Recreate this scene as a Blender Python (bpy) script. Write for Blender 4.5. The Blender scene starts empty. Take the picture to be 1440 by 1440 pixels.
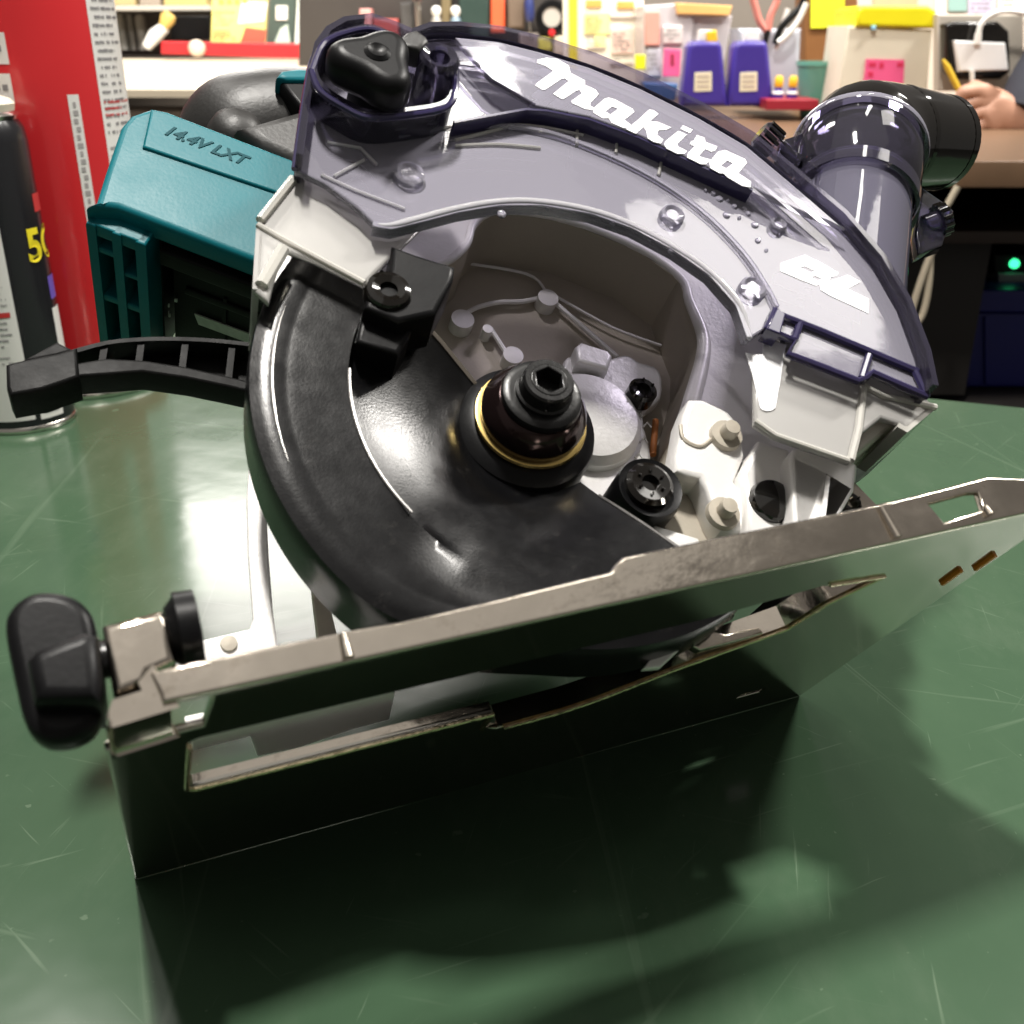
import bpy, bmesh, math, random
from mathutils import Vector, Matrix
random.seed(7)
R = math.radians
scene = bpy.context.scene
C = scene.collection

# ------------------------------------------------------------------ camera
CAM_H = 0.26                      # eye height above the bench
FPX = 1500.0                      # focal length in pixels of a 1440 px frame
TH = math.atan(670 / 1500)        # downward pitch
cam_d = bpy.data.cameras.new('camera')
cam = bpy.data.objects.new('camera', cam_d)
C.objects.link(cam)
cam.location = (0, 0, CAM_H)
cam.rotation_euler = (math.pi / 2 - TH, 0, 0)
cam_d.sensor_width = 36
cam_d.lens = 36 * FPX / 1440
cam_d.clip_start = 0.01
cam_d.clip_end = 50
cam_d.dof.use_dof = True
cam_d.dof.focus_distance = 0.42
cam_d.dof.aperture_fstop = 18.0
scene.camera = cam

# ------------------------------------------------------------------ world and lamps
w = bpy.data.worlds.new('World')
scene.world = w
w.use_nodes = True
bg = w.node_tree.nodes['Background']
bg.inputs[0].default_value = (1.0, 0.93, 0.86, 1)
bg.inputs[1].default_value = 0.16


def lamp(name, loc, target, sx, sy, power, col=(1, 0.96, 0.9)):
    l = bpy.data.lights.new(name, 'AREA')
    l.shape = 'RECTANGLE'
    l.size, l.size_y = sx, sy
    l.energy = power
    l.color = col
    o = bpy.data.objects.new(name, l)
    C.objects.link(o)
    o.location = loc
    d = Vector(target) - Vector(loc)
    o.rotation_euler = d.to_track_quat('-Z', 'Y').to_euler()
    return o


lamp('area_lamp', (-0.13, 0.37, 1.9), (-0.13, 0.37, 0), 0.09, 0.24, 46)
lamp('area_lamp', (-0.93, 1.50, 1.9), (0, 0.45, 0), 0.10, 0.40, 7)
lamp('area_lamp', (1.60, 1.35, 1.9), (0.1, 0.4, 0), 0.12, 0.45, 42)
lamp('area_lamp', (1.22, 0.80, 1.9), (0.1, 0.4, 0), 0.34, 0.55, 4.6)
lamp('area_lamp', (-0.05, 0.35, 2.2), (0.05, 0.45, 0), 2.6, 2.2, 6)  # added broad soft source in place of the bright ceiling
lamp('area_lamp', (2.1, 2.3, 1.9), (0.2, 0.5, 0.2), 0.10, 0.50, 8)
lamp('area_lamp', (0.2, 1.75, 1.9), (0.2, 2.75, 1.5), 2.8, 0.25, 190)  # added to brighten the goods behind, turned away from the saw
lamp('area_lamp', (-0.80, 3.4, 1.50), (-0.2, 0.8, 0), 1.1, 0.6, 26)
lamp('area_lamp', (0.43, 0.86, 1.9), (0.0, 0.4, 0.2), 0.10, 0.30, 2.2)

scene.view_settings.view_transform = 'Standard'
scene.view_settings.look = 'None'
scene.view_settings.exposure = 0.15
scene.view_settings.gamma = 1.0
scene.cycles.use_denoising = True
scene.cycles.max_bounces = 12
scene.cycles.transparent_max_bounces = 24
scene.cycles.sample_clamp_indirect = 6
scene.cycles.caustics_reflective = False
scene.cycles.caustics_refractive = False

# ------------------------------------------------------------------ frames and picking
th_s, th_c = math.sin(TH), math.cos(TH)
CP = Vector((0, 0, CAM_H))


def ray(px, py):
    a, b, f = px - 720, 720 - py, FPX
    return Vector((a, b * th_s + f * th_c, b * th_c - f * th_s))


class Frame:
    def __init__(s, o, ex, ey, ez):
        s.o, s.ex, s.ey, s.ez = Vector(o), Vector(ex), Vector(ey), Vector(ez)

    def at(s, px, py, y):
        """the point of plane y=const seen at a picture point, in this frame"""
        r = ray(px, py)
        t = (y - (CP - s.o).dot(s.ey)) / r.dot(s.ey)
        p = CP + r * t - s.o
        return Vector((p.dot(s.ex), y, p.dot(s.ez)))

    def atz(s, px, py, z):
        r = ray(px, py)
        t = (z - (CP - s.o).dot(s.ez)) / r.dot(s.ez)
        p = CP + r * t - s.o
        return Vector((p.dot(s.ex), p.dot(s.ey), z))


SAW = Frame((-0.08384375, 0.17873003, 0.13480109), (0.91656057, 0.3998959, 0), (-0.250435, 0.57399651, -0.77962191), (-0.3117676, 0.7145707, 0.62625049))
WLD = Frame((0, 0, 0), (1, 0, 0), (0, 1, 0), (0, 0, 1))
PL, PW = 0.27235, 0.1729          # base plate length and width


def G(px, py, z=0.0):
    r = ray(px, py)
    return CP + r * ((z - CAM_H) / r.z)


# ------------------------------------------------------------------ materials
def nm(name):
    m = bpy.data.materials.new(name)
    m.use_nodes = True
    nt = m.node_tree
    nt.nodes.clear()
    out = nt.nodes.new('ShaderNodeOutputMaterial')
    return m, nt, out


def pbr(name, col, rough=0.5, metal=0.0, var=0.12, nscale=60, bump=0.0, bscale=300, rvar=0.12, coat=0.0, spec=0.5, emit=None, estr=0, stretch=(1, 1, 1), dirt=None):
    m, nt, out = nm(name)
    b = nt.nodes.new('ShaderNodeBsdfPrincipled')
    nt.links.new(b.outputs[0], out.inputs[0])
    b.inputs['Metallic'].default_value = metal
    b.inputs['Coat Weight'].default_value = coat
    b.inputs['Specular IOR Level'].default_value = spec
    tc = nt.nodes.new('ShaderNodeTexCoord')
    mp = nt.nodes.new('ShaderNodeMapping')
    mp.inputs['Scale'].default_value = stretch
    nt.links.new(tc.outputs['Object'], mp.inputs[0])
    n = nt.nodes.new('ShaderNodeTexNoise')
    n.inputs['Scale'].default_value = nscale
    n.inputs['Detail'].default_value = 6
    n.inputs['Roughness'].default_value = 0.65
    nt.links.new(mp.outputs[0], n.inputs[0])
    mx = nt.nodes.new('ShaderNodeMix')
    mx.data_type = 'RGBA'
    c1 = tuple(max(0, c * (1 - var)) for c in col) + (1,)
    c2 = tuple(min(1, c * (1 + var)) for c in col) + (1,)
    mx.inputs[6].default_value = c1
    mx.inputs[7].default_value = c2
    nt.links.new(n.outputs[0], mx.inputs[0])
    colout = mx.outputs[2]
    if dirt:
        n3 = nt.nodes.new('ShaderNodeTexNoise')
        n3.inputs['Scale'].default_value = dirt[1]
        n3.inputs['Detail'].default_value = 8
        n3.inputs['Roughness'].default_value = 0.75
        nt.links.new(tc.outputs['Object'], n3.inputs[0])
        rp = nt.nodes.new('ShaderNodeMapRange')
        rp.inputs[1].default_value = dirt[2]
        rp.inputs[2].default_value = dirt[2] + 0.15
        rp.inputs[4].default_value = dirt[3]
        nt.links.new(n3.outputs[0], rp.inputs[0])
        m2 = nt.nodes.new('ShaderNodeMix')
        m2.data_type = 'RGBA'
        nt.links.new(rp.outputs[0], m2.inputs[0])
        nt.links.new(colout, m2.inputs[6])
        m2.inputs[7].default_value = tuple(dirt[0]) + (1,)
        colout = m2.outputs[2]
    nt.links.new(colout, b.inputs['Base Color'])
    mr = nt.nodes.new('ShaderNodeMapRange')
    mr.inputs[3].default_value = max(0.02, rough - rvar * rough * 1.5)
    mr.inputs[4].default_value = min(1, rough + rvar * rough * 1.5)
    nt.links.new(n.outputs[0], mr.inputs[0])
    nt.links.new(mr.outputs[0], b.inputs['Roughness'])
    if bump:
        n2 = nt.nodes.new('ShaderNodeTexNoise')
        n2.inputs['Scale'].default_value = bscale
        n2.inputs['Detail'].default_value = 4
        nt.links.new(mp.outputs[0], n2.inputs[0])
        bp = nt.nodes.new('ShaderNodeBump')
        bp.inputs['Strength'].default_value = bump
        bp.inputs['Distance'].default_value = 0.001
        nt.links.new(n2.outputs[0], bp.inputs['Height'])
        nt.links.new(bp.outputs[0], b.inputs['Normal'])
    if emit:
        b.inputs['Emission Color'].default_value = tuple(emit) + (1,)
        b.inputs['Emission Strength'].default_value = estr
    return m


def clear_plastic(name, face, edge, rough=0.06, haze=0.0, hazecol=(0.6, 0.58, 0.65)):
    """moulded clear plastic: tinted straight transmission, darker along grazing paths, glossy skin"""
    m, nt, out = nm(name)
    lw = nt.nodes.new('ShaderNodeLayerWeight')
    lw.inputs[0].default_value = 0.35
    mx = nt.nodes.new('ShaderNodeMix')
    mx.data_type = 'RGBA'
    mx.inputs[6].default_value = face + (1,)
    mx.inputs[7].default_value = edge + (1,)
    nt.links.new(lw.outputs['Facing'], mx.inputs[0])
    tr = nt.nodes.new('ShaderNodeBsdfTransparent')
    nt.links.new(mx.outputs[2], tr.inputs[0])
    gl = nt.nodes.new('ShaderNodeBsdfGlossy')
    gl.inputs['Roughness'].default_value = rough
    tc = nt.nodes.new('ShaderNodeTexCoord')
    nz = nt.nodes.new('ShaderNodeTexNoise')
    nz.inputs['Scale'].default_value = 55
    nz.inputs['Detail'].default_value = 2
    nt.links.new(tc.outputs['Object'], nz.inputs[0])
    bp = nt.nodes.new('ShaderNodeBump')
    bp.inputs['Strength'].default_value = 0.05
    bp.inputs['Distance'].default_value = 0.002
    nt.links.new(nz.outputs[0], bp.inputs['Height'])
    nt.links.new(bp.outputs[0], gl.inputs['Normal'])
    fr = nt.nodes.new('ShaderNodeFresnel')
    fr.inputs[0].default_value = 1.55
    base = tr
    if haze:
        df = nt.nodes.new('ShaderNodeBsdfDiffuse')
        df.inputs[0].default_value = hazecol + (1,)
        m0 = nt.nodes.new('ShaderNodeMixShader')
        m0.inputs[0].default_value = haze
        nt.links.new(tr.outputs[0], m0.inputs[1])
        nt.links.new(df.outputs[0], m0.inputs[2])
        base = m0
    ms = nt.nodes.new('ShaderNodeMixShader')
    nt.links.new(fr.outputs[0], ms.inputs[0])
    nt.links.new(base.outputs[0], ms.inputs[1])
    nt.links.new(gl.outputs[0], ms.inputs[2])
    nt.links.new(ms.outputs[0], out.inputs[0])
    return m


M = {}
M['steel'] = pbr('nickel_plated_steel', (0.62, 0.56, 0.48), 0.14, 1.0, 0.12, 55, 0.16, 140, 0.5, dirt=((0.30, 0.25, 0.19), 110, 0.56, 0.55))
M['gold_glint'] = pbr('gold_glint_metal', (0.80, 0.66, 0.44), 0.22, 1.0, 0.3, 300, 0.5, 500, 0.4)
M['steel_mirror'] = pbr('nickel_plated_sole', (0.50, 0.48, 0.43), 0.09, 1.0, 0.05, 30, 0.03, 60, 0.4, dirt=((0.28, 0.27, 0.22), 30, 0.6, 0.5))
M['alloy'] = pbr('cast_silver_alloy', (0.86, 0.845, 0.825), 0.38, 0.12, 0.06, 40, 0.1, 700, 0.15)
M['alloy_dark'] = pbr('dark_cast_alloy', (0.47, 0.425, 0.35), 0.5, 0.1, 0.12, 50, 0.1, 600, 0.15)  # browner, darker alloy for inner faces and small fittings
M['alloy_pale'] = pbr('bare_cast_alloy', (0.72, 0.71, 0.70), 0.42, 0.3, 0.08, 60, 0.2, 500, 0.2)
M['guard'] = pbr('dark_lower_guard_metal', (0.004, 0.004, 0.0045), 0.23, 0.0, 0.3, 90, 0.05, 1400, 0.35, spec=0.34, dirt=((0.032, 0.030, 0.028), 130, 0.58, 0.55))
M['pale_edge'] = pbr('pale_metal_edge', (0.32, 0.31, 0.30), 0.3, 0.9, 0.3, 200)  # paler metal for the thin edge lines of the guard
M['violet_dark'] = pbr('thick_violet_plastic', (0.030, 0.025, 0.070), 0.12, 0, 0.1, 40, spec=0.5)
M['black'] = pbr('black_plastic', (0.0045, 0.0045, 0.005), 0.38, 0, 0.2, 60, 0.04, 700, 0.2, spec=0.16)
M['black_gloss'] = pbr('glossy_black_plastic', (0.006, 0.005, 0.004), 0.09, 0, 0.2, 40, 0.02, 120, 0.2, spec=0.6)
M['black_matt'] = pbr('dusty_black_rubber', (0.016, 0.015, 0.014), 0.45, 0, 0.3, 40, 0.15, 500, 0.2, dirt=((0.05, 0.045, 0.04), 30, 0.55, 0.5))
M['black_satin'] = pbr('satin_black_plastic', (0.005, 0.005, 0.005), 0.5, 0, 0.2, 60, 0.1, 500, 0.2, spec=0.12)
M['black_steel'] = pbr('black_oxide_steel', (0.022, 0.022, 0.022), 0.28, 0.6, 0.25, 90, 0.1, 400, 0.2)
M['brown_cone'] = pbr('dark_brown_flange', (0.035, 0.022, 0.022), 0.13, 0.75, 0.2, 60, 0.02, 200, 0.2)
M['brass'] = pbr('brass_ring', (0.75, 0.55, 0.2), 0.2, 1.0, 0.1, 90)
M['teal'] = pbr('teal_plastic', (0.002, 0.128, 0.155), 0.40, 0, 0.06, 50, 0.05, 700, 0.2, spec=0.2, dirt=((0.03, 0.2, 0.22), 60, 0.62, 0.3))
M['white_print'] = pbr('white_print', (0.86, 0.86, 0.88), 0.4, 0, 0.02)
M['violet'] = clear_plastic('violet_clear_plastic', (0.97, 0.964, 0.985), (0.64, 0.58, 0.88), 0.055, 0.25, (0.86, 0.83, 1.0))
M['violet_edge'] = clear_plastic('violet_clear_plastic_edge', (0.76, 0.74, 0.83), (0.26, 0.23, 0.38), 0.06, 0.10, (0.22, 0.20, 0.32))
M['clear'] = clear_plastic('frosted_clear_plastic', (0.93, 0.92, 0.90), (0.7, 0.68, 0.64), 0.20, 0.36, (0.94, 0.92, 0.89))
M['clear_edge'] = clear_plastic('frosted_clear_edge', (0.85, 0.83, 0.78), (0.6, 0.58, 0.52), 0.10, 0.55, (0.88, 0.86, 0.80))
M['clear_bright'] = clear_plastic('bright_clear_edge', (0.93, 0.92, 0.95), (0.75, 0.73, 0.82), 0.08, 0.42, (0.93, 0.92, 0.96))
M['nozzle'] = clear_plastic('violet_clear_nozzle', (0.92, 0.90, 0.98), (0.42, 0.37, 0.68), 0.05, 0.14, (0.70, 0.67, 0.92))
M['smoke'] = clear_plastic('smoky_clear_plastic', (0.60, 0.57, 0.74), (0.09, 0.075, 0.19), 0.05, 0.05, (0.3, 0.28, 0.4))


# ------------------------------------------------------------------ mesh helpers
def finish(name, me, mat, parent=None, sharp=35, frame_off=None):
    if frame_off is not None:
        me.transform(Matrix.Translation(-Vector(frame_off)))
    me.materials.clear()
    me.materials.append(mat)
    for p in me.polygons:
        p.use_smooth = True
        p.material_index = 0
    me.set_sharp_from_angle(angle=R(sharp))
    o = bpy.data.objects.new(name, me)
    me.name = name
    C.objects.link(o)
    if parent is not None:
        o.parent = parent
    return o


def off_of(parent):
    """world-frame things keep their mesh relative to the Empty at their base"""
    p = parent
    off = Vector((0, 0, 0))
    while p is not None:
        if p.name.startswith('circular_saw'):
            return Vector((0, 0, 0))
        off += p.location
        p = p.parent
    return off


def cat(pts, n=5, closed=True):
    """smooth run through points"""
    out = []
    N = len(pts)
    for i in range(N if closed else N - 1):
        p0, p1, p2, p3 = [pts[(i + k) % N] if closed else pts[min(max(i + k, 0), N - 1)] for k in (-1, 0, 1, 2)]
        for j in range(n):
            t = j / n
            out.append(tuple(0.5 * ((2 * p1[c]) + (-p0[c] + p2[c]) * t + (2 * p0[c] - 5 * p1[c] + 4 * p2[c] - p3[c]) * t * t + (-p0[c] + 3 * p1[c] - 3 * p2[c] + p3[c]) * t ** 3) for c in range(len(p1))))
    if not closed:
        out.append(tuple(pts[-1]))
    return out


def curve_mesh(loops, half, bevel, res=2):
    cu = bpy.data.curves.new('t', 'CURVE')
    cu.dimensions = '2D'
    cu.fill_mode = 'BOTH'
    for lp in loops:
        s = cu.splines.new('POLY')
        s.points.add(len(lp) - 1)
        for q, p in zip(s.points, lp):
            q.co = (p[0], p[1], 0, 1)
        s.use_cyclic_u = True
    bevel = min(bevel, half * 0.9)
    cu.extrude = half - bevel
    cu.bevel_depth = bevel
    cu.bevel_resolution = res
    cu.offset = -bevel
    ob = bpy.data.objects.new('t', cu)
    me = bpy.data.meshes.new_from_object(ob)
    bpy.data.objects.remove(ob)
    bpy.data.curves.remove(cu)
    return me


def slab(name, loops_xz, y0, y1, mat, parent, bevel=0.0006, res=2, sharp=35):
    """flat piece in a plane y=const of its frame, from y0 (near) to y1"""
    me = curve_mesh(loops_xz, (y1 - y0) / 2, bevel, res)
    ym = (y0 + y1) / 2
    me.transform(Matrix(((1, 0, 0, 0), (0, 0, -1, ym), (0, 1, 0, 0), (0, 0, 0, 1))))
    return finish(name, me, mat, parent, sharp, off_of(parent))


def plate(name, px, y0, y1, mat, parent, fr=SAW, bevel=0.0006, holes=(), smooth=0, res=2, yt=None):
    yt = y0 if yt is None else yt
    loops = []
    for lp in [px] + list(holes):
        if smooth:
            lp = cat(lp, smooth)
        loops.append([(q.x, q.z) for q in (fr.at(a, b, yt) for a, b in lp)])
    return slab(name, loops, y0, y1, mat, parent, bevel, res)


def flat_slab(name, loops_xy, z0, z1, mat, parent, bevel=0.0006, res=2):
    """flat piece in a plane z=const"""
    if not isinstance(loops_xy[0][0], (tuple, list)):
        loops_xy = [loops_xy]
    me = curve_mesh(loops_xy, (z1 - z0) / 2, bevel, res)
    me.transform(Matrix.Translation((0, 0, (z0 + z1) / 2)))
    return finish(name, me, mat, parent, 35, off_of(parent))


def mesh_from(name, v, f, mat, parent, sharp=35, solid=None):
    me = bpy.data.meshes.new(name)
    me.from_pydata([tuple(p) for p in v], [], f)
    bm = bmesh.new()
    bm.from_mesh(me)
    bmesh.ops.recalc_face_normals(bm, faces=bm.faces)
    if solid:
        bmesh.ops.solidify(bm, geom=bm.faces[:], thickness=solid)
        bmesh.ops.recalc_face_normals(bm, faces=bm.faces)
    bm.to_mesh(me)
    bm.free()
    return finish(name, me, mat, parent, sharp, off_of(parent))


def lathe(name, prof, cx, cz, mat, parent, seg=64, a0=0.0, a1=360.0, sharp=32, axis='y'):
    """profile [(r, depth)] turned about an axis along y (or z) through (cx, cz)"""
    full = abs(a1 - a0 - 360) < 1e-6
    n = seg if full else seg + 1
    v, f = [], []
    for r, y in prof:
        for i in range(n):
            a = R(a0 + (a1 - a0) * i / seg)
            if axis == 'y':
                v.append((cx + r * math.cos(a), y, cz + r * math.sin(a)))
            else:
                v.append((cx + r * math.cos(a), cz + r * math.sin(a), y))
    for k in range(len(prof) - 1):
        for i in range(n if full else n - 1):
            j = (i + 1) % n
            f.append((k * n + i, k * n + j, (k + 1) * n + j, (k + 1) * n + i))
    if full:
        for k, rv in ((0, False), (len(prof) - 1, True)):
            if prof[k][0] > 1e-6:
                f.append(tuple(range(k * n, k * n + n)))
    return mesh_from(name, v, f, mat, parent, sharp)


def tube(name, pts, rad, mat, parent, seg=12, cap=True, sharp=40, flat=None):
    pts = [Vector(p) for p in pts]
    n = len(pts)
    rads = rad if isinstance(rad, (list, tuple)) else [rad] * n
    t0 = (pts[1] - pts[0]).normalized()
    up = Vector((0, 0, 1)) if abs(t0.z) < 0.9 else Vector((1, 0, 0))
    u = t0.cross(up).normalized()
    v, f = [], []
    for i, p in enumerate(pts):
        t = (pts[min(i + 1, n - 1)] - pts[max(i - 1, 0)]).normalized()
        u = (u - t * u.dot(t)).normalized()
        b = t.cross(u)
        for k in range(seg):
            a = 2 * math.pi * k / seg
            v.append(p + (u * math.cos(a) + b * math.sin(a)) * rads[i])
    for i in range(n - 1):
        for k in range(seg):
            j = (k + 1) % seg
            f.append((i * seg + k, i * seg + j, (i + 1) * seg + j, (i + 1) * seg + k))
    if cap:
        f.append(tuple(range(seg)))
        f.append(tuple(range((n - 1) * seg, n * seg)))
    return mesh_from(name, v, f, mat, parent, sharp)


def wall(name, px, y0, y1, mat, parent, fr=SAW, thick=0.002, closed=False, yt=None):
    """upright strip following a line traced in plane y0, running back to y1"""
    yt = y0 if yt is None else yt
    P = [fr.at(a, b, yt) for a, b in px]
    v = []
    for p in P:
        v.append((p.x, y0, p.z))
    for p in P:
        v.append((p.x, y1, p.z))
    n = len(P)
    f = [(i, i + 1, n + i + 1, n + i) for i in range(n - 1)]
    if closed:
        f.append((n - 1, 0, n, 2 * n - 1))
    return mesh_from(name, v, f, mat, parent, 40, thick)


def empty(name, loc, label, cat_, group=None):
    o = bpy.data.objects.new(name, None)
    C.objects.link(o)
    o.location = loc
    o.empty_display_size = 0.02
    o['label'] = label
    o['category'] = cat_
    if group:
        o['group'] = group
    return o


def wrap_print(name, rects, cx, cy, r, mat, parent):
    """printed patches on a can: rects are (angle0, angle1, z0, z1) in degrees and metres"""
    v, f = [], []
    for a0, a1, z0, z1 in rects:
        n = max(1, int(abs(a1 - a0) / 4) + 1)
        b = len(v)
        for i in range(n + 1):
            a = R(a0 + (a1 - a0) * i / n)
            v.append((cx + r * math.cos(a), cy + r * math.sin(a), z0))
            v.append((cx + r * math.cos(a), cy + r * math.sin(a), z1))
        for i in range(n):
            f.append((b + 2 * i, b + 2 * i + 2, b + 2 * i + 3, b + 2 * i + 1))
    me = bpy.data.meshes.new(name)
    me.from_pydata(v, [], f)
    return finish(name, me, mat, parent, 35, off_of(parent))


def text_mesh(body, size, extrude, shear=0.0, bold=0.0):
    cu = bpy.data.curves.new('t', 'FONT')
    cu.body = body
    cu.size = size
    cu.extrude = extrude
    cu.shear = shear
    cu.offset = bold
    cu.align_x = 'CENTER'
    cu.align_y = 'CENTER'
    ob = bpy.data.objects.new('t', cu)
    me = bpy.data.meshes.new_from_object(ob)
    bpy.data.objects.remove(ob)
    bpy.data.curves.remove(cu)
    return me


def join_meshes(name, meshes, mat, parent, sharp=35):
    bm = bmesh.new()
    for me in meshes:
        bm.from_mesh(me)
        bpy.data.meshes.remove(me)
    me = bpy.data.meshes.new(name)
    bm.to_mesh(me)
    bm.free()
    return finish(name, me, mat, parent, sharp, off_of(parent))


# ------------------------------------------------------------------ the bench
def bench_material():
    m, nt, out = nm('green_bench_top')
    b = nt.nodes.new('ShaderNodeBsdfPrincipled')
    nt.links.new(b.outputs[0], out.inputs[0])
    tc = nt.nodes.new('ShaderNodeTexCoord')
    n = nt.nodes.new('ShaderNodeTexNoise')
    n.inputs['Scale'].default_value = 9
    n.inputs['Detail'].default_value = 7
    n.inputs['Roughness'].default_value = 0.6
    nt.links.new(tc.outputs['Object'], n.inputs[0])
    mx = nt.nodes.new('ShaderNodeMix')
    mx.data_type = 'RGBA'
    mx.inputs[6].default_value = (0.039, 0.076, 0.042, 1)
    mx.inputs[7].default_value = (0.053, 0.098, 0.056, 1)
    nt.links.new(n.outputs[0], mx.inputs[0])
    col = mx.outputs[2]
    for sc, lo, hi, amt, cc in ((5.5, 0.45, 0.72, 0.5, (0.068, 0.114, 0.066, 1)), (22, 0.52, 0.72, 0.40, (0.088, 0.128, 0.084, 1)), (11, 0.55, 0.70, 0.35, (0.028, 0.066, 0.036, 1))):
        mp = nt.nodes.new('ShaderNodeMapping')
        mp.inputs['Location'].default_value = (sc, sc * 2, 0)
        mp.inputs['Rotation'].default_value = (0, 0, sc)
        mp.inputs['Scale'].default_value = (1, 0.45, 1)
        nt.links.new(tc.outputs['Object'], mp.inputs[0])
        q_ = nt.nodes.new('ShaderNodeTexNoise')
        q_.inputs['Scale'].default_value = sc
        q_.inputs['Detail'].default_value = 9
        q_.inputs['Roughness'].default_value = 0.7
        nt.links.new(mp.outputs[0], q_.inputs[0])
        r_ = nt.nodes.new('ShaderNodeMapRange')
        r_.inputs[1].default_value = lo
        r_.inputs[2].default_value = hi
        r_.inputs[4].default_value = amt
        nt.links.new(q_.outputs[0], r_.inputs[0])
        x_ = nt.nodes.new('ShaderNodeMix')
        x_.data_type = 'RGBA'
        nt.links.new(r_.outputs[0], x_.inputs[0])
        nt.links.new(col, x_.inputs[6])
        x_.inputs[7].default_value = cc
        col = x_.outputs[2]
    acc = None
    for ang, sc, lo in ((20, 60, 0.70), (75, 45, 0.69), (-40, 90, 0.69), (112, 50, 0.685), (-66, 120, 0.685), (48, 110, 0.69), (5, 30, 0.69), (-12, 160, 0.69)):
        mp = nt.nodes.new('ShaderNodeMapping')
        mp.inputs['Rotation'].default_value = (0, 0, R(ang))
        mp.inputs['Location'].default_value = (ang, 0, 0)
        mp.vector_type = 'TEXTURE'
        mp.inputs['Scale'].default_value = (1, 22 + 12 * (ang % 3), 1)
        nt.links.new(tc.outputs['Object'], mp.inputs[0])
        s = nt.nodes.new('ShaderNodeTexNoise')
        s.inputs['Scale'].default_value = sc * 3
        s.inputs['Detail'].default_value = 3
        s.inputs['Distortion'].default_value = 0.6
        nt.links.new(mp.outputs[0], s.inputs[0])
        r = nt.nodes.new('ShaderNodeMapRange')
        r.inputs[1].default_value = lo
        r.inputs[2].default_value = lo + 0.09
        nt.links.new(s.outputs[0], r.inputs[0])
        if acc is None:
            acc = r.outputs[0]
        else:
            a = nt.nodes.new('ShaderNodeMath')
            a.operation = 'MAXIMUM'
            nt.links.new(acc, a.inputs[0])
            nt.links.new(r.outputs[0], a.inputs[1])
            acc = a.outputs[0]
    sp = nt.nodes.new('ShaderNodeTexNoise')
    sp.inputs['Scale'].default_value = 85
    sp.inputs['Detail'].default_value = 3
    nt.links.new(tc.outputs['Object'], sp.inputs[0])
    rs = nt.nodes.new('ShaderNodeMapRange')
    rs.inputs[1].default_value = 0.72
    rs.inputs[2].default_value = 0.76
    nt.links.new(sp.outputs[0], rs.inputs[0])
    a = nt.nodes.new('ShaderNodeMath')
    a.operation = 'MAXIMUM'
    nt.links.new(acc, a.inputs[0])
    nt.links.new(rs.outputs[0], a.inputs[1])
    for sc, lo in ((330, 0.735), (170, 0.745)):
        d_ = nt.nodes.new('ShaderNodeTexNoise')
        d_.inputs['Scale'].default_value = sc
        d_.inputs['Detail'].default_value = 2
        nt.links.new(tc.outputs['Object'], d_.inputs[0])
        e_ = nt.nodes.new('ShaderNodeMapRange')
        e_.inputs[1].default_value = lo
        e_.inputs[2].default_value = lo + 0.03
        nt.links.new(d_.outputs[0], e_.inputs[0])
        a2 = nt.nodes.new('ShaderNodeMath')
        a2.operation = 'MAXIMUM'
        nt.links.new(a.outputs[0], a2.inputs[0])
        nt.links.new(e_.outputs[0], a2.inputs[1])
        a = a2
    k = nt.nodes.new('ShaderNodeMath')
    k.operation = 'MULTIPLY'
    k.inputs[1].default_value = 0.38
    nt.links.new(a.outputs[0], k.inputs[0])
    m2 = nt.nodes.new('ShaderNodeMix')
    m2.data_type = 'RGBA'
    nt.links.new(k.outputs[0], m2.inputs[0])
    nt.links.new(col, m2.inputs[6])
    m2.inputs[7].default_value = (0.16, 0.22, 0.15, 1)
    nt.links.new(m2.outputs[2], b.inputs['Base Color'])
    rr = nt.nodes.new('ShaderNodeMapRange')
    rr.inputs[3].default_value = 0.10
    rr.inputs[4].default_value = 0.26
    b.inputs['Specular IOR Level'].default_value = 0.36
    nt.links.new(n.outputs[0], rr.inputs[0])
    nt.links.new(rr.outputs[0], b.inputs['Roughness'])
    bp = nt.nodes.new('ShaderNodeBump')
    bp.inputs['Strength'].default_value = 0.16
    bp.inputs['Distance'].default_value = 0.002
    n4 = nt.nodes.new('ShaderNodeTexNoise')
    n4.inputs['Scale'].default_value = 25
    nt.links.new(tc.outputs['Object'], n4.inputs[0])
    nt.links.new(n4.outputs[0], bp.inputs['Height'])
    nt.links.new(bp.outputs[0], b.inputs['Normal'])
    return m


M['bench'] = bench_material()
M['dark_wood'] = pbr('dark_brown_wood', (0.035, 0.022, 0.016), 0.5, 0, 0.3, 20, 0.1, 60, 0.2, stretch=(1, 8, 8))
fl = mesh_from('floor', [(-6, -3, -0.8), (6, -3, -0.8), (6, 9, -0.8), (-6, 9, -0.8)], [(0, 1, 2, 3)], pbr('grey_floor', (0.10, 0.095, 0.09), 0.6, 0, 0.2, 3), None)
fl['kind'] = 'structure'

bench = empty('workbench', (0, 0.4, -0.8), 'green topped workbench with scratched glossy surface under the saw and cans', 'workbench')
bt = flat_slab('bench_top', [(-1.1, -0.35), (1.0, -0.35), (1.0, 0.556), (0.392, 0.778), (-1.1, 1.323)], -0.03, 0, M['bench'], bench, 0.0015)
for x, y in ((-1.0, -0.25), (0.9, -0.25), (0.9, 0.45), (-1.0, 1.18)):
    flat_slab('leg', [(x - .03, y - .03), (x + .03, y - .03), (x + .03, y + .03), (x - .03, y + .03)], -0.8, -0.031, M['dark_wood'], bench, 0.002)
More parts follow.
